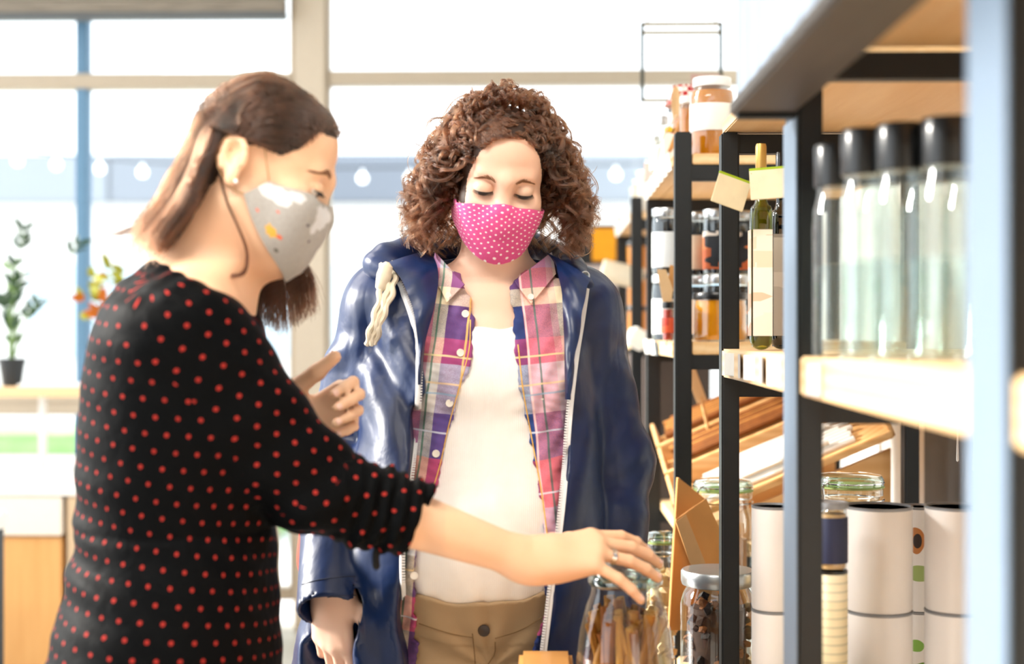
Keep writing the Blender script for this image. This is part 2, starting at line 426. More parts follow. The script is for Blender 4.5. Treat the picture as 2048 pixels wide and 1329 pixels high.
for k in range(46):
    e = at(rng.uniform(165, 262), rng.uniform(535, 655), ys-.06+rng.uniform(-.06, .06)); b = c+np.array([0, 0, .1])
    if k % 4 == 0: MB().tube(spline([b, (b+e)/2+(0, 0, .02), e], 8), .002, 5).build('stem', M_stem, r)
    yel = rng.random() < (.75 if e[2] > az(580, ys) else .2)
    leaf(r, e, (rng.uniform(-1, 1), rng.uniform(-.8, .3), rng.uniform(-.5, .7)), rng.uniform(.045, .07), .035, M_leafy if yel else M_leafo, rng.uniform(-1, 1))
# black and white table at the left edge of the photograph
yt = 3.4; xr = ax(16, yt+.6)
r = root('side_table', 'black table with thick white top beside the window bench', 'table', (xr-.4, yt+.3, 0))
MB().box((xr-.8, yt, az(1128, yt)), (xr, yt+.6, az(1086, yt)), .006).build('table_top', plain('white laminate', 'eceae6', .35, .02), r)
for a in (xr-.79, xr-.05):
    for b in (yt+.01, yt+.54): MB().box((a, b, 0), (a+.045, b+.045, az(1127, yt)), .003).build('leg', M_black, r)
MB().box((xr-.78, yt+.02, az(1300, yt)), (xr-.006, yt+.03, az(1128, yt)), .003).build('front_panel', M_black, r)
# ---- outside
M_facade = plain('pale facade', 'f3efe9', .8, .03, scale=.6); M_band = plain('slate fascia', '9aa3b2', .7, .05, scale=.8)
struct(box('ground', (-30, YW+.12, -.3), (30, 60, -.02), plain('pale paving', 'dcdcdc', .8, .05, scale=1), bev=0))
r = root('building', 'pale low building with a long grey fascia across the street', 'building', (0, 22, -.02))
MB().box((-24, 20, -.02), (24, 27, az(402, 20))).build('wall', M_facade, r, smooth=False)
for i in range(16):
    x0 = -24+i*3.0; MB().box((x0, 19.7, az(402, 19.7)), (x0+2.97, 20.3, az(306, 19.7)), .02).build('fascia_panel', plain('slate fascia %d' % (i % 3), ('858b95', '7c838f', '969da6')[i % 3], .7, .05, scale=.8), r)
for i in range(9):
    x0 = -13+i*2.9; MB().box((x0, 19.93, .9), (x0+1.5, 20.02, 2.2)).build('window', plain('street pane', 'c6d8e4', .2), r, smooth=False)
r = root('festoon_lights', 'string of round white bulbs hung across the street beyond the windows', 'lights', at(1080, 345, 12))
LP = [(35, 322), (113, 330), (200, 338), (285, 345), (725, 357), (820, 356), (1232, 350), (1330, 345)]
P = [at(a, b, 12) for a, b in [(-80, 310)]+LP[:4]+[(500, 357)]+LP[4:]+[(1450, 335)]]
MB().tube(np.array(spline(P, 60))+(0, 0, .09), .008, 5).build('wire', M_black, r)
k = NT('lit bulb'); k.set(Base_Color=(1, 1, 1, 1), Emission_Color=(1, 1, 1, 1), Emission_Strength=.9); M_bulb = k.m
for a, b in LP: 
    p = at(a, b, 12); MB().lathe([(0, -.042), (.03, -.03), (.042, 0), (.03, .03), (.010, .042), (.008, .07), (0, .071)], p, 14).build('bulb', M_bulb, r)
k = NT('lawn'); v = k.coord(); k.set(Base_Color=k.ramp(k.noise(v, 4, 5), [(.3, '7fae62'), (.7, 'a4cc86')]), Roughness=.9)
g = MB().box((-9, 8.6, -.02), (-1.6, 9.6, az(862, 9)), .03).build('grass_bank', k.m); g['kind'] = 'stuff'; g['label'] = 'strip of bright lawn outside the left window'
# ------------------------------------------------------------------ people
M_skinA = NT('fair warm skin'); v = M_skinA.coord(); n = M_skinA.noise(v, 60, 3); n2 = M_skinA.noise(v, 9, 2)
M_skinA.set(Base_Color=M_skinA.mix(n2, rgb('dfad88'), rgb('f1c9a8')), Roughness=.5, Subsurface_Weight=.12, Subsurface_Radius=(.9, .35, .2), Subsurface_Scale=.012)
M_skinA.bump(n, .06, .002); M_skinA = M_skinA.m
M_skinB = NT('fair rosy skin'); v = M_skinB.coord(); n = M_skinB.noise(v, 60, 3); n2 = M_skinB.noise(v, 9, 2)
M_skinB.set(Base_Color=M_skinB.mix(n2, rgb('e2b198'), rgb('f3d0b9')), Roughness=.48, Subsurface_Weight=.12, Subsurface_Radius=(.9, .35, .2), Subsurface_Scale=.012)
M_skinB.bump(n, .06, .002); M_skinB = M_skinB.m
M_nail = plain('finger nail', 'eec3b2', .2, .02, coat=.5)
M_iris = plain('dark iris', '2a1a12', .15); M_eye = plain('eye white', 'e9e1da', .15, .02); M_lash = plain('dark lash', '1d120d', .6); M_brow = plain('brown brow', '835a3e', .7)

class Head:
    def __init__(s, R, o, k=1.0): s.R = np.asarray(R); s.o = np.asarray(o, float); s.k = k
    def w(s, p): return s.o+(np.asarray(p, float)*s.k)@s.R.T
    def prims(s):
        R, k = s.R, s.k; L = []
        def E(c, r, kk=.012, op='u', M=None): f = ell(s.w(c), np.array(r)*k, R if M is None else R@M); L.append((f, kk*k, op))
        def K(a, b, ra, rb, kk=.012, op='u'): L.append((cone(s.w(a), s.w(b), ra*k, rb*k), kk*k, op))
        E((0, .006, .034), (.0735, .089, .079)); E((0, -.040, .045), (.060, .050, .056), .03)
        E((0, -.030, -.035), (.060, .060, .086), .03)
        for x in (-1, 1):
            K((x*.05, .0, -.05), (x*.018, -.072, -.098), .02, .017, .03)
            E((x*.040, -.064, -.026), (.025, .024, .022), .025); E((x*.03, -.075, -.05), (.025, .022, .03), .03)
        E((0, -.079, -.1), (.021, .018, .016), .02); E((0, -.083, -.066), (.028, .02, .025), .03)
        K((-.036, -.078, .021), (-.006, -.089, .017), .009, .010, .02); K((.036, -.078, .021), (.006, -.089, .017), .009, .010, .02)
        for x in (-1, 1): E((x*.0325, -.100, .001), (.0190, .0165, .0120), .018, 's')
        K((0, -.087, .012), (0, -.1, -.026), .0085, .011, .014); E((0, -.103, -.032), (.0125, .0115, .0105), .012)
        for x in (-1, 1):
            E((x*.011, -.097, -.036), (.0085, .01, .008), .008)
            E((x*.0325, -.0772, .0022), (.0150, .0146, .0146), .004)
        for x in (-1, 1):                              # ears
            M = Rz(x*.30)@Rx(-.18)
            c = np.array((x*.076, .022, -.002))
            E(c, (.007, .0180, .0265), .006, 'u', M); E(c+M@np.array((x*.0072, -.0015, .003)), (.0092, .0105, .0155), .003, 's', M)
            th = np.linspace(-2.2, 1.9, 10); RR = M
            Q = [c+M@np.array([x*.004, .0155*math.sin(-a)*-1*-1, .0245*math.cos(a)]) for a in th]
            for a, b in zip(Q[:-1], Q[1:]): K(a, b, .0042, .0042, .003)
            E(c+M@np.array([x*.002, -.003, -.028]), (.0055, .0085, .010), .006); E(c+M@np.array([x*.003, -.014, -.004]), (.004, .005, .007), .005)
        return L
def hand_prims(wr, f, n, t, curls, spread, thumb, sc=1.0, wr_r=.024, lens=None):
    """a hand: wr wrist, f finger direction, n out of the back, t towards the thumb"""
    f = nrm(f); n = nrm(np.asarray(n)-f*(np.asarray(n)@f)); tt = np.cross(f, n); t = tt if tt@np.asarray(t) > 0 else -tt; wr = np.asarray(wr, float); L = []; nails = []; tips = []
    kn = [(.088, .0265, .0088, .002), (.092, .0088, .0090, .004), (.087, -.0088, .0086, .003), (.078, -.0255, .0078, 0)]
    ln = lens or [(.040, .024, .021), (.044, .027, .022), (.041, .026, .021), (.032, .020, .019)]
    for i, (a, b, r, e) in enumerate(kn):
        k = wr+(f*a+t*b+n*e)*sc; L.append((cone(wr+(f*.012+t*b*.55)*sc, k, .0160*sc, (r+.0026)*sc), .014*sc))
        d = nrm(f+t*math.tan(math.radians(spread[i]))); ax_ = nrm(np.cross(d, -n)); p = k; ang = 0; rr = r
        for j in range(3):
            ang += math.radians(curls[i][j]); dd = d*math.cos(ang)-n*math.sin(ang)
            q = p+dd*ln[i][j]*sc; r2 = rr*(.94 if j < 2 else .80); L.append((cone(p, q, rr*sc, r2*sc), .0025*sc if j else .0055*sc)); p = q; rr = r2
        up = n*math.cos(ang)+d*math.sin(ang); nails.append((p-dd*.004*sc, dd, nrm(up), r2*sc)); tips.append(p)
    L.append((ell(wr+(f*.045-n*.006-t*.016)*sc, np.array((.034, .0145, .0155))*sc, np.stack([f, t, n], 1)), .018*sc))
    b0 = wr+(f*.018+t*.014-n*.006)*sc; p = b0; rr = .0155
    for j, (d, l, r2) in enumerate(thumb):
        d = nrm(f*d[0]+t*d[1]+n*d[2]); q = p+d*l*sc; L.append((cone(p, q, rr*sc, r2*sc), .014*sc if j == 0 else .006*sc)); p = q; rr = r2
    u = nrm(np.cross(d, np.cross(n*.3+t, d))); nails.append((p-d*.004*sc, d, u, rr*sc)); tips.append(p)
    L.append((cone(wr-f*.006*sc, wr+f*.022*sc, wr_r, .021*sc), .03))
    return L, nails, tips
def add_nails(parent, nails):
    for p, d, u, r in nails:
        s = nrm(np.cross(d, u)); G = []
        for i in range(5):
            x = -.75+1.75*i/4; row = []; wn_ = (.8, 1, 1, .95, .6)[i]
            for j in range(5):
                y = (j-2)/2*wn_; a = y*.9; row.append(p+d*r*x*.72+s*math.sin(a)*r*.86+u*(math.cos(a)*r*1.0-(.12 if i in (0, 4) else 0)*r*0+.0004))
            G.append(row)
        MB().grid(G, .0008).build('finger_nail', M_nail, parent)
def hair(name, parent, strands, radius, mat, label=None):
    cu = bpy.data.hair_curves.new(name); cu.add_curves([len(s) for s in strands]); P = np.concatenate(strands)-ORG[parent]
    cu.attributes['position'].data.foreach_set('vector', P.astype(np.float32).ravel())
    rr = np.concatenate([radius*np.clip(np.linspace(1.1, .35, len(s)), .3, 1) for s in strands]).astype(np.float32)
    a = cu.attributes.new('radius', 'FLOAT', 'POINT'); a.data.foreach_set('value', rr)
    cu.materials.append(mat); o = bpy.data.objects.new(name, cu); C.objects.link(o); o.parent = parent
    if label: o['label'] = label
    return o
def hair_mat(name, dark, light, rough=.3, scale=22., mx=.8):
    k = NT(name); i = k.node('ShaderNodeHairInfo'); v = k.coord(); n = k.noise(v, scale, 3, .6)
    f = k.math('ADD', k.math('MULTIPLY', i.outputs['Random'], .45), k.math('MULTIPLY_ADD', n, 1.5, -.5))
    c = k.ramp(f, [(.1, dark), (mx, light)])
    h = k.node('ShaderNodeBsdfHairPrincipled', parametrization='COLOR', i_Color=c, i_Roughness=rough, i_Coat=.15)
    h.inputs['Radial Roughness'].default_value = .4; h.inputs['Random Roughness'].default_value = .2
    k.t.links.new(h.outputs[0], k.out.inputs[0]); return k.m
def eyes(H, parent, sides, gaze=-.35):
    for x in sides:
        c = H.w((x*.0325, -.0785, .0002)); k = H.k; d = nrm(H.R@np.array([0, -1, gaze])); Q = Vector(d).to_track_quat('Z', 'Y').to_matrix(); Q = np.array(Q)
        eb = MB().lathe([(.0145*k*math.sin(a), -.0145*k*math.cos(a)) for a in np.linspace(0, math.pi, 15)], c, 22, Q).build('eyeball', M_eye, parent)
        MB().lathe([(.01462*k*math.sin(a), .01462*k*math.cos(a)) for a in np.linspace(.6, 0, 6)], c, 20, Q).build('iris', M_iris, eb)
def lid(H, parent, x, field, z_out=-.0035, z_mid=-.0045, z_in=-.002, th=.0011):
    """upper eyelid: a patch of sphere hanging over the ball, with its dark lash line"""
    c = np.array((x*.0325, -.0785, .001)); r = .0157; G = []
    us = np.linspace(-1, 1, 15)
    edge = lambda u: (z_mid+(z_out-z_mid)*max(0, u)**2+(z_in-z_mid)*max(0, -u)**2)
    for u in us:
        row = []
        for tv in np.linspace(0, 1, 7):
            px_ = u*.0148*x; ze = edge(u); zt = .0105*math.sqrt(max(0, 1-(u*.95)**2))+ze*.2; z = ze+(zt-ze)*tv
            rr = math.sqrt(max(1e-7, r*r-px_*px_-z*z)) if r*r > px_*px_+z*z else .0
            row.append(H.w(c+(px_, -rr, z)))
        G.append(row)
    MB().grid(G, .0012*H.k).build('eyelid', field, parent)
    E = [g[0] for g in G]; E = np.array(E)+H.R@np.array((0, -.0012, -.0004)); MB().tube(E[1:], np.concatenate([np.linspace(.0005, .0010, 7), np.linspace(.0011, .0006, 7)])*H.k, 6).build('eyelash', M_lash, parent)
    st = []
    for i in range(42):
        u = i/41; q = E[1]*(1-u)+E[-1]*u; q = np.array([np.interp(u*14, np.arange(15), E[:, a]) for a in range(3)]); d = H.R@np.array(((u-.45)*1.1*x, -1, -.55)); d = nrm(d)
        st.append(np.array([q, q+d*.004*H.k+H.R@np.array((0, 0, -.0006)), q+d*.0072*H.k]))
    hair('eyelashes', parent, st, .00035, M_lash)
def brow(H, parent, x, F, pts, n=170, col=None, ln=.009):
    """pts canonical (x,z) from inner to outer"""
    P = spline(np.array([(a*x, -.12, b) for a, b in pts]), 60); W = H.w(P); W = F.hit(W, H.R@np.array((0, 1, 0)), .0005); st = []
    for i in range(n):
        u = RNG.random()**.9; j = min(58, int(u*58)); T = nrm(W[j+1]-W[j]); up = H.R@np.array((0, 0, 1.)); q = W[j]+up*(RNG.random()-.5)*.0065*H.k*(1-.65*u)
        d = nrm(T+up*(.55*(1-u)-.2*u)); m = q+d*ln*.5*H.k; e = q+d*ln*H.k; st.append(F.push(np.array([q, m, e]), .0006, 2, False))
    hair('eyebrow', parent, st, .00042, M_brow)
def fold(P, A, d, wl, ph=0., warp=0., wd=(1, 2, 3), sharp=1.0):
    s = P@nrm(d); w = P@np.asarray(wd, float)
    q = np.sin(2*math.pi*s/wl+ph+warp*np.sin(w*9.+ph))
    return A*(np.sign(q)*np.abs(q)**sharp)
def mask_grid(H, top, bot, side_y, side_y2, seam, nu=33, nv=17, x1=.070, low=1.15):
    """moulded mask: seam = centre profile (y,z) from top to bottom; top/bot = heights at the side edge"""
    S = spline(np.array([(0, a, b) for a, b in seam]), nv); G = []
    for i in range(nu):
        u = -1+2*i/(nu-1); a = abs(u); row = []
        for j in range(nv):
            v = j/(nv-1); c = S[j]; e = np.array([x1, side_y+(side_y2-side_y)*v, top+(bot-top)*v])
            # half profile from seam (a=0) to side (a=1)
            w = a; x = e[0]*math.sin(w*math.pi/2)**(.93); y = c[1]+(e[1]-c[1])*(1-math.cos(w*math.pi/2))**(.92); z = c[2]+(e[2]-c[2])*w**(1.1+low*v*v)
            row.append((math.copysign(x, u) if a > 1e-9 else 0, y, z))
        G.append(row)
    return H.w(np.array(G))
# ---- the woman in the dotted dress, seen from her right side, reaching for the jar
YA = 1.85
RA = Rz(math.pi/2+.10)@Rx(math.radians(22))
HA = Head(RA, (0, 0, 0), .965); HA.o = at(471, 314, 1.745)-RA@np.array((-.080, .020, -.002))*.965
rootA = root('person', 'woman with straight brown hair, grey mask and red-dotted black dress, reaching for a jar', 'person', (at(340, 900, YA)[0], YA, 0))
def lvA(py, x0, x1, b, dx=0., cy=YA): 
    a, c = ax(x0, YA), ax(x1, YA); return (az(py, YA), (a+c)/2, cy, (c-a)/2+dx, b+dx)
silA = [(500, 335, 452, .062), (535, 290, 455, .085), (575, 245, 478, .125), (620, 218, 505, .160), (680, 197, 525, .175), (760, 180, 555, .172), (850, 170, 580, .166), (940, 164, 570, .155),
        (1010, 162, 553, .146), (1060, 160, 549, .143), (1150, 147, 552, .160), (1250, 124, 556, .180), (1340, 104, 560, .190), (1450, 92, 565, .195), (1620, 96, 562, .19), (1850, 110, 560, .19)]
shA, elA, wrA = at(376, 648, 1.72), at(628, 972, 1.80), at(1060, 1122, 1.895)
shL, elL, wrL = at(420, 650, 1.985), at(500, 930, 2.07), at(592, 862, 2.02)
FA = Field()
for p, k, op in HA.prims(): FA.add(p, k, op)
nb, nt = at(392, 560, YA), HA.w((0, .022, -.045))
FA.add(cone(nt, nb, .050, .060), .03); FA.add(cone(HA.w((0, -.05, -.075)), nb+(.05, 0, 0), .026, .03), .04)
FA.add(loft([lvA(*s, dx=-.012) for s in silA[2:-2]]), .05)
for sd in (-1, 1): FA.add(cone(nb+(0, sd*.03, -.02), (shA if sd < 0 else shL)+(0, 0, .0), .045, .045), .05)
FA.add(cone(shA, elA, .046, .040), .03); FA.add(cone(elA, elA+(wrA-elA)*.35, .040, .039), .02); FA.add(cone(elA+(wrA-elA)*.3, wrA, .0395, .0245), .02)
FA.add(cone(shL, elL, .044, .038), .03); FA.add(cone(elL, wrL, .038, .025), .02)
for sd in (-1, 1):
    hp = np.array((ax(330, YA), YA+sd*.09, az(1450, YA))); kn = np.array((ax(330, YA)+.02, YA+sd*.085, .47)); an = np.array((ax(330, YA), YA+sd*.08, .075))
    FA.add(cone(hp, kn, .082, .052), .03); FA.add(cone(kn, (kn+an)/2+(-.012, 0, .06), .05, .048), .02); FA.add(cone((kn+an)/2+(-.012, 0, .06), an, .048, .03), .02); FA.add(cone(an+(-.01, 0, -.03), an+(.13, 0, -.045), .03, .024), .02)
fA = nrm(at(1195, 1102, 1.915)-wrA)
hp, nailsR, tipsR = hand_prims(wrA, fA, (0.05, -.52, .85), (0, .9, .4), [(14, 20, 16), (18, 18, 14), (20, 14, 12), (24, 14, 10)], [4, 0, -8, -30],
    [((.55, .78, -.3), .045, .0125), ((.86, .4, -.35), .032, .0108), ((.95, .2, -.3), .027, .009)], 1.04, .0245, [(.044, .027, .023), (.049, .030, .024), (.045, .028, .023), (.036, .022, .020)])
for p, k in hp: FA.add(p, k)
hp, nailsL, tipsL = hand_prims(wrL, nrm(at(706, 806, 2.0)-at(592, 862, 2.02)), (-.15, 1, .02), (-.4, 0, .9), [(40, 62, 40), (50, 56, 35), (58, 50, 30), (66, 40, 25)], [2, 0, -4, -12],
    [((.40, .88, -.20), .046, .0138), ((.98, .18, -.05), .040, .0115), ((.97, .22, .1), .034, .0088)], 1.0, .025)
for p, k in hp: FA.add(p, k)
zc = HA.w((0, 0, -.075))[2]-.05
parts = [FA.mesh((HA.o[0]-.15, HA.o[1]-.13, zc), (HA.o[0]+.17, HA.o[1]+.13, HA.o[2]+.16), .0024), FA.mesh((-.72, 1.62, az(1120, YA)), (-.14, 2.13, zc+.004), .006),
         FA.mesh((-.145, 1.70, .85), (.22, 2.12, 1.25), .0026), FA.mesh((-.80, 1.62, 0.0), (-.2, 2.1, az(1120, YA)+.004), .008)]
V = np.concatenate([p[0] for p in parts]); off = np.cumsum([0]+[len(p[0]) for p in parts[:-1]]); F = np.concatenate([p[1]+o for p, o in zip(parts, off)])
def hline(p, yz, arch=None):
    z = np.interp(p[:, 1], [a for a, b in yz], [b for a, b in yz])
    if arch is not None: z = np.where(p[:, 1] < -.03, np.interp(np.abs(p[:, 0]-.003), [a for a, b in arch], [b for a, b in arch]), z)
    return z
def scalp(H, V, F, yz, arch=None):
    c = (V[F].mean(1)-H.o)@H.R/H.k; zl = hline(c, yz, arch)
    r = np.linalg.norm(c-(0, .0, .0), axis=1)
    return ((c[:, 2] > zl) & (r < .16) & (np.abs(c[:, 0]) < .0755)).astype(np.int32)
HLA = [(-.12, .082), (-.078, .074), (-.064, .070), (-.05, .04), (-.032, .022), (.0, .022), (.028, .012), (.036, -.045), (.12, -.07)]
M_hairA = hair_mat('brown straight hair', '0b0603', '3a2114', .24, 26); M_scalpA = plain('dark hair roots', '2a1a11', .6)
mk('body', V, F, None, rootA, mats=[M_skinA, M_scalpA], midx=scalp(HA, V, F, HLA))
add_nails(rootA, nailsR+nailsL)
eyes(HA, rootA, (-1, 1), -.25)
for x in (-1, 1): lid(HA, rootA, x, M_skinA, -.001, -.001, -.0012); brow(HA, rootA, x, FA, [(.022, .0240), (.036, .0262), (.054, .0205)], 170)
# dress
GA = Field(); tors = [lvA(*s) for s in silA]; GA.add(loft(tors), .02)
GA.add(cone(shA, elA, .064, .056), .06); GA.add(cone(elA, elA+(wrA-elA)*.60, .056, .045), .03)
GA.add(cone(shL, elL, .06, .052), .06); GA.add(cone(elL, elL+(wrL-elL)*.8, .05, .04), .03)
cuff = at(830, 1047, 1.85)
def clip_plane(p, n): 
    n = nrm(n); p = np.asarray(p, float); return (lambda P: (P-p)@n), p, 9.0
GA.add(clip_plane(cuff, (.93, .1, -.36)), .006, 'i')
GA.add(clip_plane(at(300, 507, YA), (.40, 0, .92)), .012, 'i')
def armcoord(P, a, b, up=(0, 0, 1)):
    d = b-a; L = np.linalg.norm(d); d = d/L; q = P-a; s = q@d; u = nrm(np.asarray(up)-d*(d@np.asarray(up))); w = np.cross(d, u); return s, np.arctan2(q@w, q@u), L, np.linalg.norm(q-s[:, None]*d, axis=1)
def dispA(P):
    s, th, L, r = armcoord(P, elA, wrA); near = np.clip((.13-r)/.05, 0, 1); w = np.clip((s-.02)/.06, 0, 1)*near
    d = -.003*w-.0032*w*np.sin(2*math.pi*s/.021+1.4*np.sin(th*1.0+.6)+.8*np.sin(th*2.3))-.002*w*np.sin(2*math.pi*s/.047+2*np.sin(th+2))
    s2, t2, L2, r2 = armcoord(P, shA, elA); n2 = np.clip((.11-r2)/.05, 0, 1)*np.clip((s2-.02)/.08, 0, 1)
    d += -.0030*n2*np.sin(2*math.pi*(s2+.02*t2)/.075+1.2*np.sin(t2*1.5))*(.4+.6*np.clip((s2-.12)/.12, 0, 1))
    back = np.clip((ax(360, YA)-P[:, 0])/.08, 0, 1)
    zz_ = P[:, 2]; wz = np.exp(-((zz_-az(1075, YA))/.10)**2)+.35
    d += -.0024*back*wz*fold(P, 1, (.25, .1, 1), .062, .4, .9, (2, 3, 1))-.0012*fold(P, 1, (.6, .3, .8), .045, 1.4, 1.2, (3, 2, 1))
    d += -.002*np.exp(-((zz_-az(1052, YA))/.006)**2)*-1
    up = np.clip((az(640, YA)-0-zz_)/-.05, 0, 1); d += -.0012*up*fold(P, 1, (.8, -.3, -.6), .032, .2, .7)
    return d
GA.add((dispA, np.zeros(3), 9.), .0, 'd')
pr = [GA.mesh((-.75, 1.60, az(1400, YA)), (-.10, 2.17, 1.42), .004), GA.mesh((-.80, 1.60, .40), (-.2, 2.12, az(1400, YA)+.005), .009)]
V = np.concatenate([p[0] for p in pr]); F = np.concatenate([pr[0][1], pr[1][1]+len(pr[0][0])])
zt = np.array([t[0] for t in tors])[::-1]; cxs = np.interp(V[:, 2], zt, np.array([t[1] for t in tors])[::-1])
tuv = np.stack([np.arctan2(V[:, 1]-YA, V[:, 0]-cxs)*.175, V[:, 2], 0*cxs], 1)
s1, t1, L1, r1 = armcoord(V, shA, elA, (0, -1, .2)); s2, t2, L2, r2 = armcoord(V, elA, wrA, (0, -1, .2)); use2 = s1 > L1*.98
auv = np.stack([np.where(use2, t2*.056, t1*.06), np.where(use2, L1+s2, s1), 0*s1], 1)
fa = cone(shA, elA, .064, .056)[0](V); fb = cone(elA, wrA, .056, .04)[0](V); ft = loft(tors)[0](V); am = (np.minimum(fa, fb) < ft).astype(float)
k = NT('black dress with red dots')
def dots(k, att, su, sv, rad, rot=0.):
    a = k.node('ShaderNodeAttribute', attribute_name=att); mp = k.node('ShaderNodeMapping'); k.t.links.new(a.outputs['Vector'], mp.inputs[0]); mp.inputs['Rotation'].default_value = (0, 0, rot)
    sx = k.node('ShaderNodeSeparateXYZ', i_0=mp.outputs[0]); v = k.math('DIVIDE', sx.outputs[1], sv); row = k.math('FLOOR', v)
    u = k.math('ADD', k.math('DIVIDE', sx.outputs[0], su), k.math('MULTIPLY', k.math('FLOORED_MODULO', row, 2), .5))
    h = k.math('SINE', k.math('MULTIPLY', k.math('ADD', row, k.math('MULTIPLY', k.math('FLOOR', u), 7.3)), 12.9898)); 
    fu = k.math('MULTIPLY', k.math('SUBTRACT', k.math('FRACT', u), k.math('MULTIPLY_ADD', h, .10, .5)), su); fv = k.math('MULTIPLY', k.math('SUBTRACT', k.math('FRACT', v), k.math('MULTIPLY_ADD', h, -.08, .5)), sv)
    d = k.math('SQRT', k.math('ADD', k.math('MULTIPLY', fu, fu), k.math('MULTIPLY', fv, fv)))
    m = k.node('ShaderNodeMapRange', i_From_Min=rad*.82, i_From_Max=rad*1.15, i_To_Min=1.0, i_To_Max=0.0); k.t.links.new(d, m.inputs[0]); return m.outputs[0]
dm = k.node('ShaderNodeAttribute', attribute_name='amask'); sel = k.math('GREATER_THAN', dm.outputs['Fac'], .5)
da, dt = dots(k, 'auv', .0285, .0215, .0027, .12), dots(k, 'tuv', .0285, .0205, .0026, .1)
m = k.node('ShaderNodeMix', i_0=sel, i_2=dt, i_3=da); vv = k.coord(); wv = k.noise(vv, 900, 2); fd = k.noise(vv, 26, 3, .5, .6)
k.set(Base_Color=k.mix(m.outputs[0], k.mix(wv, rgb('030405'), rgb('08090b')), rgb('a3302a')), Roughness=.62, Sheen_Weight=.03, Sheen_Roughness=.3, Sheen_Tint=rgb('8fa9c6'), Specular_IOR_Level=.05)
k.bump(fd, .35, .008); M_dress = k.m
mk('dress', V, F, M_dress, rootA, attrs={'tuv': tuv, 'auv': auv, 'amask': am})
MB().tube(spline([cuff+(-.046, -.022, -.026), cuff+(-.048, -.027, -.040), cuff+(-.047, -.027, -.056)], 12), [.008]*9+[.0085, .008, .005], 10, flat=.6).build('sleeve_tab', plain('black jersey', '0d0e10', .8), rootA)
# ring, earring, shoes
kb = wrA+fA*.087*1.0
def ring_at(c, d, r, mat, name, parent, w=.0028):
    Q = np.array(Vector(nrm(d)).to_track_quat('Z', 'Y').to_matrix()); MB().lathe([(r, -w), (r+.0012, -w), (r+.0014, 0), (r+.0012, w), (r, w), (r, -w)], c, 26, Q).build(name, mat, parent)
M_silver = plain('polished silver', 'd9dadd', .12, .02, 1.0)
ringf = None
kr = hand_prims(wrA, fA, (0.05, -.52, .85), (0, .9, .4), [(14, 20, 16), (18, 18, 14), (20, 14, 12), (24, 14, 10)], [4, 0, -8, -30], [((1, 0, 0), .03, .01)])[2]
nA = nrm(np.array((0.05, -.52, .85))-fA*(np.array((0.05, -.52, .85))@fA)); tA = np.cross(fA, nA); tA = tA if tA@np.array((0, .9, .4)) > 0 else -tA
kn_ = wrA+(fA*.087-tA*.0085+nA*.003)*1.04; dr = nrm(fA-tA*math.tan(math.radians(8))); dr = dr*math.cos(math.radians(20))-nA*math.sin(math.radians(20))
ring_at(kn_+dr*.022, dr, .0096, M_silver, 'ring', rootA)
es = HA.w((-.0815, .007, -.031)); MB().lathe([(0, -.002), (.0026, -.001), (.0026, .001), (0, .003)], es+(0, -.003, 0), 12, Rx(math.pi/2)).build('ear_stud', plain('white stud', 'f2f4f6', .1, .01, 0, coat=1), rootA)
for sd in (-1, 1):
    an = np.array((ax(330, YA), YA+sd*.08, 0.)); S = Field().add(cone(an+(-.02, 0, .05), an+(.15, 0, .033), .044, .037), .02); S.add(cone(an+(-.01, 0, .05), an+(-.005, 0, .10), .042, .04), .03); S.add(clip_plane(an+(0, 0, .004), (0, 0, -1)), .004, 'i')
    v, f = S.mesh(an-(.1, .08, 0), an+(.22, .08, .16), .006); mk('shoe', v, f, plain('black shoe', '17181a', .4), rootA)
# mask
G = mask_grid(HA, -.014, -.042, -.030, -.006, [(-.1055, -.012), (-.1165, -.035), (-.1165, -.060), (-.106, -.084), (-.080, -.106)], x1=.0715)
G = FA.push(G.reshape(-1, 3), .0035, 5).reshape(G.shape)
k = NT('grey printed mask cotton'); v = k.coord(scale=(1, 1, 1)); n = k.noise(v, 240, 2); sx = k.node('ShaderNodeSeparateXYZ', i_0=v)
M1 = k.node('ShaderNodeAttribute', attribute_name='muv'); s2 = k.node('ShaderNodeSeparateXYZ', i_0=M1.outputs['Vector'])
def blob(cx, cy, rx, ry, soft=.12, wob=.35, sc=9):
    nz = k.node('ShaderNodeTexNoise', i_Vector=M1.outputs['Vector'], i_Scale=sc)
    a = k.math('POWER', k.math('DIVIDE', k.math('SUBTRACT', s2.outputs[0], cx), rx), 2); b = k.math('POWER', k.math('DIVIDE', k.math('SUBTRACT', s2.outputs[1], cy), ry), 2)
    d = k.math('ADD', k.math('SQRT', k.math('ADD', a, b)), k.math('MULTIPLY', k.math('SUBTRACT', nz.outputs[0], .5), wob*3)); return k.math('LESS_THAN', d, 1.0)
col = k.mix(n, rgb('98948f'), rgb('aca9a6'))
for (a, b, rx, ry, c, wob, sc) in [(-.30, .25, .13, .17, 'cfcfd2', .45, 9), (-.16, .14, .08, .12, 'cfcfd2', .3, 9), (-.38, .42, .05, .12, 'cfcfd2', .4, 9), (-.86, .30, .17, .22, 'd2d2d5', .4, 8), (-.66, .16, .08, .1, 'cfcfd2', .4, 9), (-.62, .86, .07, .055, 'd9a441', .6, 30), (-.54, .82, .03, .025, 'd9643f', .5, 30),
        (-.72, .58, .018, .022, 'd9705a', .2, 9), (-.47, .47, .016, .02, '3c3d48', .2, 9), (-.34, .62, .014, .018, '3c3d48', .2, 9), (-.84, .86, .02, .02, 'd9705a', .2, 9), (-.44, .93, .03, .02, '5a5a50', .3, 9)]:
    col = k.mix(blob(a, b, rx, ry, wob=wob, sc=sc), col, rgb(c))
k.set(Base_Color=col, Roughness=.85, Sheen_Weight=.15); k.bump(n, .1, .002)
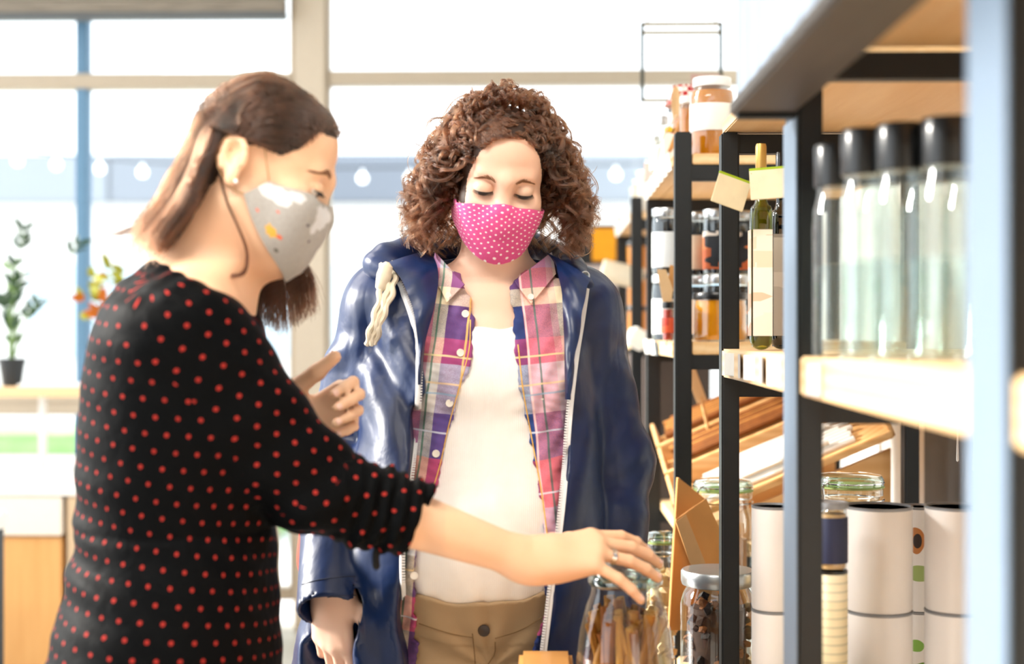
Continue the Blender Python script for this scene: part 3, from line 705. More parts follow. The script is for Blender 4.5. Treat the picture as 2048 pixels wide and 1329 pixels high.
nu, nv = G.shape[:2]; uv = np.array([[(-1+2*i/(nu-1), j/(nv-1), 0) for j in range(nv)] for i in range(nu)]).reshape(-1, 3)
m = MB().grid(G, .0016); mo = m.build('face_mask', k.m, rootA, attrs={'muv': np.concatenate([uv, uv])})
M_cord = plain('tan elastic cord', 'b08a63', .7)
for i0 in (0, nu-1):
    x = -1 if i0 == 0 else 1; top, bot = G[i0, 0], G[i0, -1]
    e = [HA.w((x*.078, -.006, .028)), HA.w((x*.080, .012, .036)), HA.w((x*.079, .040, .018)), HA.w((x*.076, .042, -.012)), HA.w((x*.074, .020, -.036)), HA.w((x*.075, .004, -.042))]
    P = spline([top, (top+e[0])/2]+e+[(bot+e[-1])/2, bot], 50); P = FA.push(P, .0012, 3); MB().tube(P, .0010, 6).build('ear_loop', M_cord, mo)
# hair
def scalp_roots(H, F, n, hl, cond=None, rng=RNG, arch=None):
    out = []
    while len(out) < n:
        d = rng.normal(size=(n*2, 3)); d /= np.linalg.norm(d, axis=1)[:, None]; c = np.array((0, .0, .02)); W = H.w(c+d*.2); 
        # ellipsoid cranium in closed form
        rr = np.array((.0735, .089, .079)); o = c-np.array((0, .006, .034)); A = ((d/rr)**2).sum(1); B = ((o/rr)*(d/rr)).sum(1); Cc = ((o/rr)**2).sum()-1
        t = (-B+np.sqrt(np.maximum(B*B-A*Cc, 0)))/A; p = c+d*t[:, None]; zl = hline(p, hl, arch)
        m = p[:, 2] > zl
        if cond is not None: m &= cond(p)
        out += list(p[m])
    return np.array(out[:n])
st = []
R1 = scalp_roots(HA, FA, 5200, HLA, lambda p: p[:, 0] < .045)
for p in R1:
    j = RNG.normal(size=8)*.5
    q = np.clip(.05+(p[2]-.02)/.085*.62+np.clip(p[1], -.05, .09)*2.4+.10*j[0], 0, 1) if p[1] < .055 else RNG.uniform(.25, 1)
    m = np.clip(p[0]/.0735, -1, .62); lat = lambda qq, w: m*w*math.sqrt(max(.02, 1-.55*qq*qq))
    if p[1] < .03 and p[0] < -.05: mm = -1+.05*abs(j[1])
    w1 = (lat(q, .082), .043+.047*q, .018+.018*q); w2 = (lat(q, .084), .040+.057*q, -.042); w3 = (lat(q, .080), .047+.056*q, -.088+.006*j[3]); w4 = (lat(q, .072)+.006*j[4], .064+.054*q+.006*j[5], -.124-.030*abs(j[6])+.014*j[7])
    lift = .003+.004*RNG.random(); o = np.array(p)-(0, .0, .02); o /= np.linalg.norm(o)
    if p[1] < .02:
        mid = np.array(p)*.5+np.array(w1)*.5; d = mid-(0, .004, .03); s_ = math.sqrt((d[0]/.0735)**2+(d[1]/.089)**2+(d[2]/.079)**2); mid = (0, .004, .03)+d/s_*(1.09+.07*RNG.random())
        K = [p, np.array(p)+o*lift*2+(0, .012, .0), mid, w1, w2, w3, w4]
    elif p[2] > -.02: K = [p, np.array(p)+o*lift, w2 if p[2] < .03 else (np.array(w1)+(0, .002, 0)), w3 if p[2] < .03 else w2, w4 if p[2] < .03 else w3]+([w4] if p[2] >= .03 else [])
    else: K = [p, np.array(p)+o*lift, w3, w4]
    st.append(HA.w(spline(np.array(K), 22)))
allp = np.concatenate(st); cc = (allp-HA.o)@RA/HA.k; er = (cc[:, 0] < -.058) & (cc[:, 1] > -.012) & (cc[:, 1] < .046) & (cc[:, 2] < .024) & (cc[:, 2] > -.06); sidA = np.repeat(RNG.random(len(st)), [len(s_) for s_ in st]); cc[er, 1] = np.maximum(cc[er, 1], .043)+.020*sidA[er]; allp = HA.o+(cc*HA.k)@RA.T
dd = np.minimum.reduce([ell(HA.w((0, .006, .034)), (.0735, .089, .079), RA)[0](allp), cone(nt, nb, .050, .060)[0](allp)]); bad = dd < .003
g = allp[bad]; allp[bad] = FA.push(g, .004, 2); ix = np.cumsum([len(s) for s in st])[:-1]; st = np.split(allp, ix)
# far-side hair falling forward under the mask
R2 = scalp_roots(HA, FA, 2200, HLA, lambda p: (p[:, 0] > .03) & (p[:, 1] < .075))
for p in R2:
    u = RNG.random(); e = at(470+150*u**1.1, 668-110*abs(u-.6)-60*RNG.random()**2, 1.915+.03*RNG.random()); tm = at(468+150*u, 530+20*RNG.random(), 1.92+.015*RNG.random())
    K = [HA.w(p), HA.w(np.array(p)*(1.08, 1, 1.05)+(.004, .006, .0)), HA.w((.088, .018-.03*u, -.02)), HA.w((.088, .0-.05*u, -.075)), tm, e+RNG.normal(size=3)*.004]
    s_ = spline(np.array(K), 24); w = np.linspace(0, 1, 24)**2; s_ = s_+np.outer(w*np.sin(np.linspace(0, 5+3*u, 24)), (.008, .002, 0)); st.append(s_)
# loose locks
def lock(pts, n, spread, wave=0.):
    P = spline(np.array(pts), 26)
    for i in range(n): 
        o = RNG.normal(size=3)*spread; e = RNG.normal(size=3)*spread*1.6; t = np.linspace(0, 1, 26)[:, None]; st.append(P+o*(1-t)*.7+e*t*t+wave*np.sin(t*9+i)*np.array((1, 0, 0)))
lock([at(448, 290, 1.752), at(441, 345, 1.75), at(452, 400, 1.752), at(476, 455, 1.76), at(494, 505, 1.775), at(488, 545, 1.78), at(455, 556, 1.785)], 46, .0012)
for a, b, c in (((330, 440), (285, 462), (213, 468)), ((310, 450), (275, 470), (262, 500)), ((300, 455), (290, 480), (275, 512)), ((335, 450), (300, 480), (292, 505)), ((320, 440), (270, 455), (236, 470))):
    lock([at(*a, 1.83), at(*b, 1.82), at(*c, 1.82)], 14, .0016)
for i in range(26):                                    # short flyaways at the hairline
    p = np.array((RNG.uniform(-.05, .05), -.07-.012*RNG.random(), .078+.01*RNG.random())); d = np.array((RNG.normal()*.3, -.3+.5*RNG.normal(), .6)); st.append(HA.w(spline(np.array([p, p+d*.012, p+d*.02+(0, .012, .004*RNG.normal())]), 10)))
hair('hair', rootA, st, .00042, M_hairA)
# ---- the curly-haired pregnant woman facing us in an open raincoat
YB = 2.30
RB = Rz(math.radians(9))@Ry(math.radians(5))@Rx(math.radians(24))
HB = Head(RB, (0, 0, 0), .95); HB.o = at(1008, 381, 2.165)-RB@np.array((0, -.088, .001))*.95
XB = at(985, 900, YB)[0]
rootB = root('person', 'curly-haired pregnant woman in pink dotted mask and open navy raincoat, looking down', 'person', (XB, YB, 0))
def bx(px): return ax(px, YB)
def bz(py): return az(py, YB)
def L3(py, px, a, b, cy=0.): return (bz(py), bx(px), YB+cy, a, b)
levB = [L3(560, 985, .075, .060), L3(595, 985, .135, .078), L3(640, 985, .158, .092), L3(700, 985, .160, .108, -.012), L3(770, 984, .152, .120, -.022), L3(840, 982, .142, .118, -.022), L3(920, 980, .145, .135, -.032),
        L3(990, 975, .152, .160, -.048), L3(1060, 970, .158, .168, -.052), L3(1130, 966, .162, .156, -.044), L3(1200, 962, .166, .136, -.028), L3(1290, 958, .172, .122, -.010), L3(1400, 955, .178, .12, .0), L3(1480, 955, .172, .118, .0)]
def off(lv, d, e=None): return [(z, x, y, a+d, b+(d if e is None else e)) for z, x, y, a, b in lv]
FB = Field()
for p, k, op in HB.prims(): FB.add(p, k, op)
nbB = at(988, 575, 2.30); FB.add(cone(HB.w((0, .025, -.05)), nbB+(0, .015, 0), .050, .056), .03); FB.add(cone(HB.w((0, -.045, -.085)), nbB+(0, -.01, .0), .03, .04), .04)
FB.add(loft(off(levB, -.004)), .05)
shR, elR, wrR = at(778, 612, 2.31), at(690, 880, 2.33), at(664, 1172, 2.15)      # image-left arm (her right)
shL_, elL_, wrL_ = at(1150, 622, 2.31), at(1222, 930, 2.33), at(1225, 1265, 2.26)
for s_ in (shR, shL_): FB.add(cone(nbB+(0, .01, -.015), s_, .042, .046), .05)
for a, b, c in ((shR, elR, wrR), (shL_, elL_, wrL_)): FB.add(cone(a, b, .046, .038), .03); FB.add(cone(b, b+(c-b)*.35, .038, .037), .02); FB.add(cone(b+(c-b)*.3, c, .037, .024), .02)
hB, nlB, _ = hand_prims(wrR, (.02, -.03, -1), (-.45, -.9, .0), (.8, -.6, 0), [(14, 30, 20), (18, 34, 22), (22, 38, 24), (26, 40, 26)], [4, 0, -4, -9], [((.55, .80, -.05), .046, .0130), ((.93, .35, -.12), .036, .0112), ((.98, .12, -.15), .030, .009)], 1.0, .0245)
for p, k in hB: FB.add(p, k)
hB2, nlB2, _ = hand_prims(wrL_, (.0, -.05, -1), (.6, -.8, 0), (-.8, -.6, 0), [(14, 26, 18)]*4, [4, 0, -4, -9], [((.7, .55, -.4), .045, .0125), ((.93, .2, -.3), .033, .0108), ((.95, .1, -.3), .027, .009)], .98, .026)
for p, k in hB2: FB.add(p, k)
legs = []
for sd in (-1, 1):
    hpj = np.array((bx(955)+sd*.085, YB+.0, bz(1420))); knj = np.array((bx(955)+sd*.09, YB-.01, .46)); anj = np.array((bx(955)+sd*.095, YB+.03, .08)); legs.append((hpj, knj, anj))
    FB.add(cone(hpj, knj, .085, .055), .03); FB.add(cone(knj, anj, .054, .034), .02); FB.add(cone(anj+(0, .02, -.03), anj+(sd*.01, -.15, -.045), .032, .026), .02)
zc = HB.o[2]-.17
parts = [FB.mesh((HB.o[0]-.12, HB.o[1]-.15, zc), (HB.o[0]+.12, HB.o[1]+.15, HB.o[2]+.15), .0024), FB.mesh((XB-.40, YB-.24, bz(1170)), (XB+.36, YB+.2, zc+.004), .006),
         FB.mesh((ax(600, 2.2), 2.05, bz(1170)-.27), (ax(760, 2.2), 2.34, bz(1170)+.004), .0028), FB.mesh((ax(760, 2.2)-.003, YB-.26, 0), (XB+.36, YB+.22, bz(1170)+.005), .008)]
V = np.concatenate([p[0] for p in parts]); of = np.cumsum([0]+[len(p[0]) for p in parts[:-1]]); F = np.concatenate([p[1]+o for p, o in zip(parts, of)])
HLB = [(-.12, .074), (-.078, .068), (-.062, .066), (-.048, .05), (-.04, .0), (-.03, -.03), (.0, -.03), (.028, -.04), (.036, -.06), (.12, -.08)]
ARCH = [(0, .088), (.02, .085), (.035, .075), (.048, .058), (.056, .035), (.061, .01), (.063, -.03), (.09, -.035)]
ARCHR = [(a, b-.016) for a, b in ARCH]
M_scalpB = plain('curly hair roots', '301b10', .6)
mk('body', V, F, None, rootB, mats=[M_skinB, M_scalpB], midx=scalp(HB, V, F, HLB, ARCH))
add_nails(rootB, nlB+nlB2); eyes(HB, rootB, (-1, 1), -.75)
for x in (-1, 1): lid(HB, rootB, x, M_skinB, -.0040, -.0046, -.0036); brow(HB, rootB, x, FB, [(.015, .0165), (.030, .0202), (.047, .0160)], 95, ln=.008)
# ---- tank top
TB = Field(); tl = off(levB[2:-2], .004); TB.add(loft(tl), .02)
for s_, px in ((shR, 925), (shL_, 1062)): TB.add(cone(at(px, 690, 2.25), at(px, 560, 2.29), .02, .016), .03)
def polyx(pts, y): 
    P = np.array(pts, float); z = np.array([az(b, y) for a, b in P])[::-1]; x = np.array([ax(a, y) for a, b in P])[::-1]; return lambda q: np.interp(q, z, x)
TB.add((lambda P: np.where(True, .6*(P[:, 2]-(az(657, 2.19)+((P[:, 0]-ax(990, 2.19))/.062)**2*.012)), 0), np.zeros(3), 9.), .004, 'i')
TB.add((lambda P: .8*((az(1205, 2.16)+.006*np.sin((P[:, 0])*38)+.004*np.sin(P[:, 0]*71+1))-P[:, 2]), np.zeros(3), 9.), .004, 'i')
def dispT(P):
    b = az(1000, 2.14); u = np.exp(-((P[:, 2]-az(815, 2.16))/.05)**2); s = np.clip((P[:, 0]-ax(1000, 2.15))/.06, 0, 1)
    return -.0022*u*s*np.sin((P[:, 2]*1.0-.35*P[:, 0])*2*math.pi/.030)-.0008*fold(P, 1, (.9, 0, .3), .05, 0, .8)-.0012*np.exp(-((P[:, 2]-az(1185, 2.16))/.02)**2)*np.sin(P[:, 0]*170)
TB.add((dispT, np.zeros(3), 9.), 0, 'd')
v, f = TB.mesh((XB-.24, YB-.30, bz(1260)), (XB+.24, YB+.06, bz(540)), .0034)
k = NT('white ribbed cotton'); vv = k.coord(); sx = k.node('ShaderNodeSeparateXYZ', i_0=vv); rb = k.math('SINE', k.math('MULTIPLY', sx.outputs[0], 2200)); nn = k.noise(vv, 40, 3)
k.set(Base_Color=k.mix(nn, rgb('ece6e1'), rgb('f6f2ee')), Roughness=.85, Sheen_Weight=.1); k.bump(rb, .18, .0012)
mk('tank_top', v, f, k.m, rootB)
# ---- trousers
PB = Field(); pl = [(z, x, y, a+.010, b+.010) for z, x, y, a, b in levB[-6:]]; PB.add(loft(pl+[(bz(1560), bx(955), YB, .16, .11)]), .03)
for hpj, knj, anj in legs: PB.add(cone(hpj, knj, .098, .074), .03); PB.add(cone(knj, anj+(0, 0, .03), .074, .058), .03); PB.add(clip_plane(anj+(0, 0, .0), (0, 0, -1)), .004, 'i')
yF = YB-.14
PB.add((lambda P: .8*(P[:, 2]-(az(1200, yF)+.028*np.clip(np.abs(P[:, 0]-bx(962))/.14, 0, 1.3)**2)), np.zeros(3), 9.), .004, 'i')
cxT = ax(985, yF)
def dispP(P):
    wb = az(1292, yF); band = np.where(P[:, 2]-.02*np.clip(np.abs(P[:, 0]-cxT)/.14, 0, 1.3)**2 > wb, -.0022, 0.)
    cr = np.array((cxT-.005, yF, az(1345, yF))); q = P-cr; r = np.sqrt(q[:, 0]**2+q[:, 2]**2)+1e-6; th = np.arctan2(q[:, 2], np.abs(q[:, 0]))
    return band*.9-.0034*np.exp(-(r/.17)**2)*np.clip(r/.03, 0, 1)*np.sin(th*9+2*np.sin(r*22))
PB.add((dispP, np.zeros(3), 9.), 0, 'd')
p1 = PB.mesh((XB-.27, YB-.2, bz(1420)), (XB+.23, YB+.2, bz(1150)), .0036); p2 = PB.mesh((XB-.3, YB-.2, .05), (XB+.27, YB+.22, bz(1420)+.005), .009)
V = np.concatenate([p1[0], p2[0]]); F = np.concatenate([p1[1], p2[1]+len(p1[0])])
M_khaki = NT('khaki twill'); vv = M_khaki.coord(); n1 = M_khaki.noise(vv, 700, 2); n2 = M_khaki.noise(vv, 14, 3)
M_khaki.set(Base_Color=M_khaki.mix(n2, rgb('957b5a'), rgb('ab9170')), Roughness=.8); M_khaki.bump(n1, .12, .0015); M_khaki = M_khaki.m
tr = mk('trousers', V, F, M_khaki, rootB)
def onB(Fd, px, py, y0=1.9, off_=0.): p = at(px, py, y0); return Fd.hit(p[None], nrm(p-np.array((0, 0, CAMZ))), off_)[0]
def curveB(Fd, pts, n, off_=.0): 
    Q = spline(np.array([(a, b, 0) for a, b in pts], float), n); return np.array([onB(Fd, a, b, 1.9, off_) for a, b, _ in Q])
for pts in ([(945, 1268), (948, 1300), (952, 1352)], [(990, 1285), (988, 1310), (965, 1345)], [(838, 1248), (900, 1268), (946, 1276)], [(990, 1278), (1040, 1262), (1085, 1235)]):
    MB().tube(curveB(PB, pts, 24, .0002), .0010, 5).build('seam', plain('khaki thread', '7d6342', .8), tr)
c = onB(PB, 968, 1262, 1.9, .004); MB().lathe([(0, 0), (.0085, 0), (.0092, .0014), (.0085, .0026), (.006, .0022), (0, .002)], c, 20, Rx(math.pi/2)).build('trouser_button', plain('dark brown button', '2e2018', .25), tr)
for hpj, knj, anj in legs:
    S = Field().add(cone((anj[0], anj[1]+.03, .05), (anj[0], anj[1]-.16, .036), .046, .039), .02); S.add(cone((anj[0], anj[1]+.01, .05), (anj[0], anj[1]+.01, .1), .044, .04), .03); S.add(clip_plane((0, 0, .004), (0, 0, -1)), .004, 'i')
    v, f = S.mesh(anj-(.08, .23, .1), anj+(.08, .12, .1), .007); mk('shoe', v, f, plain('white canvas shoe', 'e6e3de', .6), rootB)
# ---- plaid shirt, hanging open
YS = 2.165
SL = [(985, 470), (920, 520), (915, 560), (938, 590), (950, 650), (942, 715), (905, 830), (888, 915), (866, 990), (842, 1090), (832, 1150), (830, 1250), (838, 1340)]
SR = [(990, 470), (1040, 520), (1018, 575), (1028, 620), (1030, 680), (1040, 780), (1060, 890), (1080, 1000), (1092, 1090), (1092, 1170), (1078, 1270), (1062, 1340)]
fl, fr = polyx(SL, YS), polyx(SR, YS)
HBs = Field(); slv = [(z, x, y, a+.010+.007*float(z < bz(1010)), b+.010+.007*float(z < bz(1010))) for z, x, y, a, b in levB]; slv += [(bz(1620), bx(955), YB, .20, .15)]; HBs.add(loft(slv), .03)
for s_ in (shR, shL_): HBs.add(cone(nbB+(0, .01, -.01), s_, .052, .056), .06)
def opening(fl, fr, yb, k=1.): return (lambda P: np.maximum(np.maximum((fl(P[:, 2])-P[:, 0]), (P[:, 0]-fr(P[:, 2])))*.8, P[:, 1]-yb), np.zeros(3), 9.)
HBs.add(opening(fl, fr, YB+.02), .003, 's')
HBs.add((lambda P: .8*(P[:, 2]-(bz(548)-.25*np.maximum(0, np.abs(P[:, 0]-bx(985))-.06))), np.zeros(3), 9.), .004, 'i')
def dispS(P):
    return -.0020*fold(P, 1, (.95, 0, .22), .040, .5, .8, (1, 1, 3))-.0016*fold(P, 1, (.8, 0, -.5), .028, 1.9, 1.1, (2, 1, 4))-.0007*fold(P, 1, (.3, 0, 1), .013, 0, 1.4)
HBs.add((dispS, np.zeros(3), 9.), 0, 'd')
v, f = HBs.mesh((XB-.26, YB-.29, bz(1420)), (XB+.26, YB+.1, bz(520)), .0034)
k = NT('madras plaid cotton'); ob = k.coord(); nz = k.node('ShaderNodeTexNoise', i_Vector=ob, i_Scale=7.0); sx = k.node('ShaderNodeSeparateXYZ', i_0=ob); wv = k.node('ShaderNodeTexNoise', i_Vector=ob, i_Scale=1100.0)
uX = k.math('MULTIPLY_ADD', k.math('SUBTRACT', nz.outputs[0], .5), .012, sx.outputs[0])
def xr_(px): return ax(px, YS)-XB
# shear with the drape: warp columns outwards lower down (left panel leans left, right panel leans right)
zz_ = sx.outputs[2]; lean = k.math('MULTIPLY', k.math('SUBTRACT', az(660, YS), zz_), k.math('MULTIPLY', k.math('SIGN', sx.outputs[0]), .11)); uX = k.math('SUBTRACT', uX, lean)
uz = k.math('MULTIPLY_ADD', k.math('SUBTRACT', nz.outputs[0], .5), .014, k.math('ADD', zz_, k.math('MULTIPLY', k.math('ABSOLUTE', sx.outputs[0]), -.10)))
N_, P_, K_, W_, R_ = '22346f', '7a3d74', 'f08f96', 'efe0bf', 'd3486a'
cols = [(830, N_), (838, K_), (858, W_), (886, P_), (945, N_), (962, N_), (1012, N_), (1046, K_), (1104, 'f2b9b0'), (1118, W_), (1140, N_)]
x0, x1 = xr_(780), xr_(1200); fu = k.node('ShaderNodeMapRange', i_From_Min=x0, i_From_Max=x1, i_0=uX).outputs[0]
cu = k.ramp(fu, [(0, N_)]+[((xr_(a)-x0)/(x1-x0), c) for a, c in cols], 'CONSTANT')
rows = [(1340, N_), (1255, R_), (1180, N_), (1090, '9fb0d6'), (995, R_), (905, '2b4f9c'), (815, 'c9cfe6'), (718, 'b53b72'), (665, '1f3270'), (598, W_), (560, P_), (520, '4a6cc0')]
z0, z1 = az(1400, YS), az(470, YS); fz = k.node('ShaderNodeMapRange', i_From_Min=z0, i_From_Max=z1, i_0=uz).outputs[0]
rw = k.ramp(fz, [(0, R_)]+[((az(a+0, YS)-.018-z0)/(z1-z0), c) for a, c in rows], 'CONSTANT')
wf = k.math('GREATER_THAN', wv.outputs[0], .5); base = k.mix(k.math('MULTIPLY_ADD', wf, .24, .38), cu, rw)
def line(src, c, w): return k.math('LESS_THAN', k.math('ABSOLUTE', k.math('SUBTRACT', src, c)), w)
for a, c in [(868, '2f6f5a'), (1072, '3f6f66'), (932, 'f0c36a'), (1050, 'f6d7d7')]: base = k.mix(k.math('MULTIPLY', line(uX, xr_(a), .0016), .8), base, rgb(c))
for a, c in [(700, 'ead9a0'), (775, '8fb3cf'), (852, 'd8dcea'), (968, 'e6e6f2'), (755, 'f0cf9a'), (1120, 'f2d9a0'), (1225, 'd8dcea')]: base = k.mix(k.math('MULTIPLY', line(uz, az(a, YS)-.018, .0014), .75), base, rgb(c))
k.set(Base_Color=base, Roughness=.85, Sheen_Weight=.1); k.bump(wv.outputs[0], .15, .0012); M_plaid = k.m
sh = mk('plaid_shirt', v, f, M_plaid, rootB)
# placket edge stitching, buttons, collar
M_btn = plain('pearl button', 'efe9df', .25, .03, coat=.5); M_ylw = plain('yellow stitching', 'e9b65c', .7)
for a, b in ((913, 568), (931, 628), (921, 706), (899, 807), (872, 908), (828, 1152)):
    c = onB(HBs, a, b, 1.9, .001) if b > 600 else None
    if c is not None: MB().lathe([(0, 0), (.0052, 0), (.006, .001), (.0055, .0022), (.0035, .0016), (0, .0016)], c, 18, Rx(math.pi/2)).build('shirt_button', M_btn, sh)
MB().tube(curveB(HBs, [(1036, 690), (1046, 780), (1064, 880), (1083, 985), (1095, 1075)], 60, .0004), .0011, 5).build('piping', M_ylw, sh)
MB().tube(curveB(HBs, [(941, 640), (938, 700), (920, 770), (898, 850), (880, 930), (862, 990)], 60, .0004), .0009, 5).build('piping', M_ylw, sh)
def flap(name, quad, mat, parent, Fd, off_=.006, thick=.0022, roll=.010, n=14, m=12):
    """collar flap: bilinear patch over four pixel corners (neck-top, front-top, point, outer), lying off the cloth"""
    q = [np.array(a, float) for a in quad]; G = []
    for i in range(n):
        u = i/(n-1); row = []
        for j in range(m):
            w = j/(m-1); p = (q[0]*(1-u)+q[1]*u)*(1-w)+(q[3]*(1-u)+q[2]*u)*w; h = onB(Fd, p[0], p[1], 1.95, off_+roll*(1-w)**2+.003*math.sin(math.pi*u)*w); row.append(h)
        G.append(row)
    return MB().grid(G, thick).build(name, mat, parent)
NB = Field(); NB.add(cone(HB.w((0, .03, -.06)), nbB+(0, .015, -.02), .056, .066), .03); NB.add(loft(off(levB, .012)), .05)
for s_ in (shR, shL_): NB.add(cone(nbB+(0, .01, -.01), s_, .050, .054), .05)
flap('collar', [(872, 506), (930, 570), (894, 606), (866, 548)], M_plaid, sh, NB); flap('collar', [(1104, 505), (1030, 562), (1062, 608), (1112, 548)], M_plaid, sh, NB)
for a, b in ((897, 592), (1062, 594)): c = onB(NB, a, b, 1.9, .009); MB().lathe([(0, 0), (.0045, 0), (.005, .001), (.0045, .0018), (0, .0014)], c, 16, Rx(math.pi/2)).build('collar_button', M_btn, sh)
# ---- raincoat
YJ = 2.15
JL = [(905, 470), (880, 505), (800, 545), (815, 590), (834, 650), (838, 760), (828, 880), (815, 1000), (803, 1100), (806, 1200), (818, 1280), (830, 1400)]
JR = [(1060, 470), (1110, 512), (1168, 565), (1160, 640), (1146, 740), (1135, 850), (1128, 960), (1118, 1060), (1104, 1160), (1092, 1260), (1072, 1400)]
jl, jr = polyx(JL, YJ), polyx(JR, YJ)
JB = Field(); jlev = [L3(545, 975, .10, .085, .01), L3(585, 972, .165, .105), L3(640, 968, .182, .122), L3(720, 965, .188, .138, -.005), L3(800, 960, .192, .148, -.012), L3(900, 955, .200, .165, -.025), L3(1000, 948, .208, .185, -.035), L3(1100, 938, .218, .19, -.035), L3(1200, 922, .236, .19, -.025), L3(1330, 896, .262, .19, -.01), L3(1480, 880, .285, .2, 0), L3(1620, 875, .30, .21, 0)]
JB.add(loft(jlev, 2.45), .03); JT = loft(jlev, 2.45)[0]
for s_ in (shR, shL_): JB.add(cone(nbB+(0, .02, -.012), s_, .06, .066), .05)
for s_, e_, w_, m_ in ((shR, elR, wrR, 1.19), (shL_, elL_, wrL_, 1.075)): JB.add(cone(s_, e_, .070, .066), .03); JB.add(cone(e_, e_+(w_-e_)*m_, .064, .0495), .03)
cR, cL = elR+(wrR-elR)*1.17, elL_+(wrL_-elL_)*1.06
def cutcuff(c, d):
    d = nrm(d)
    return (lambda P: np.maximum((c-P)@-d*-1, np.linalg.norm((P-c), axis=1)-.16), c, .17)
for c, e_ in ((cR, elR), (cL, elL_)):
    d = nrm(c-e_); JB.add(((lambda P, c=c, d=d: np.maximum(np.maximum((c-P)@d, np.linalg.norm(P-c-d*.06-np.array((0, 0, 0)), axis=1)-.115), np.where(P[:, 0] < XB, P[:, 0]-(ax(728, 2.2)), (ax(1165, 2.2))-P[:, 0]))), c, .18), .003, 's')
    JB.add(cone(c-d*.03, c+d*.03, .043, .044), .003, 's')
JB.add(opening(jl, jr, YB+.03), .005, 's')
hem = bz(1600)
def dispJ(P):
    x, z = P[:, 0], P[:, 2]; body = np.clip(-(JT(P))/.02+1, 0, 1); left = np.clip((XB-x)/.06, 0, 1)
    d = np.zeros(len(P)); lf = np.clip((XB+.05-x)/.12, 0, 1)
    wn = np.sin(x*21+z*9)+np.sin(x*13-z*17+1.3)*.7
    b1 = np.sin(2*math.pi*((x*.93+z*.34)/.105)+1.3*wn+.4); d -= (.0016+.0050*lf)*np.sign(b1)*np.abs(b1)**1.4*body
    d -= .0013*np.sin(2*math.pi*((x*.85-z*.3)/.046)+1.1*wn)*body
    for s_, e_, w_, A, ph in ((shR, elR, wrR, 1., 0.), (shL_, elL_, wrL_, .5, 1.3)):
        s, th, L, r = armcoord(P, s_, e_, (0, -1, 0)); n = A*np.clip((.13-r)/.05, 0, 1)*np.clip((s-.03)/.07, 0, 1)*np.clip((L+.06-s)/.06, 0, 1)*(1-body*.8)
        q = np.sin(2*math.pi*(s+.045*np.cos(th-.7))/.118+ph+1.0*np.sin(th*1.2+s*16)); d -= n*(.0052*np.sign(q)*np.abs(q)**1.5+.0016*np.sin(2*math.pi*(s-.05*np.sin(th))/.055+ph*2+2*np.sin(s*24)))
        s, th, L, r = armcoord(P, e_, w_, (0, -1, 0)); n = A*np.clip((.12-r)/.05, 0, 1)*np.clip((s+.0)/.05, 0, 1)*np.clip((L*.72-s)/.05, 0, 1)*(1-body*.6)
        q = np.sin(2*math.pi*(s+.04*np.cos(th+.6))/.112+ph+.9*np.sin(th+s*14)); d -= n*(.0046*np.sign(q)*np.abs(q)**1.5+.0014*np.sin(2*math.pi*(s+.02*np.sin(th*2))/.057))
    return d
JB.add((dispJ, np.zeros(3), 9.), 0, 'd')
p1 = JB.mesh((XB-.42, YB-.30, bz(1380)), (XB+.40, YB+.24, bz(505)), .0044); p2 = JB.mesh((XB-.42, YB-.30, hem), (XB+.40, YB+.26, bz(1380)+.005), .009)
V = np.concatenate([p1[0], p2[0]]); F = np.concatenate([p1[1], p2[1]+len(p1[0])])
k = NT('navy rubberised raincoat'); vv = k.coord(); nn = k.noise(vv, 16, 3, .5, .4); n3 = k.noise(vv, 500, 2)
vm = k.coord(scale=(13, 13, 4.2)); rn = k.noise(vm, 1.0, 2, .45, .5); rd = k.math('POWER', k.math('ABSOLUTE', k.math('MULTIPLY_ADD', rn, 2., -1.)), 1.3)
k.set(Base_Color=k.mix(nn, rgb('061430'), rgb('0c2a5c')), Roughness=.38, Specular_IOR_Level=.42, Coat_Weight=.0, Coat_Roughness=.3); k.bump(k.math('ADD', rd, k.math('MULTIPLY', nn, .6)), .42, .010, None); M_navy = k.m
jk = mk('raincoat', V, F, M_navy, rootB)
M_zip = plain('white zip', 'e9eaec', .45, .03)
def zipper(pts, sgn):
    P = curveB(JB, [(a+sgn*-1, b) for a, b in pts], 150, .0006); z = MB().tube(P, .0046, 6, flat=.35, up=(0, -1, 0)).build('zip_tape', M_zip, jk)
    d = np.linalg.norm(np.diff(P, axis=0), axis=1).cumsum(); N = int(d[-1]/.0042); m = MB()
    for i in range(N):
        t = i*.0042; q = np.array([np.interp(t, np.r_[0, d], P[:, a]) for a in range(3)]); m.box(q-(.0026, .0022, .0012)+(sgn*.0040, -.001, 0), q+(.0026, .0022, .0012)+(sgn*.0040, -.001, 0))
    o = m.build('zip_teeth', M_zip, z, smooth=False); o['kind'] = 'stuff'
zipper([(786, 545), (802, 575), (826, 640), (836, 700), (837, 780), (829, 880), (815, 1000), (803, 1100), (805, 1200), (817, 1280), (829, 1345)], 1)
zipper([(1173, 578), (1164, 640), (1150, 730), (1138, 840), (1130, 950), (1120, 1050), (1106, 1150), (1094, 1250), (1082, 1345)], -1)
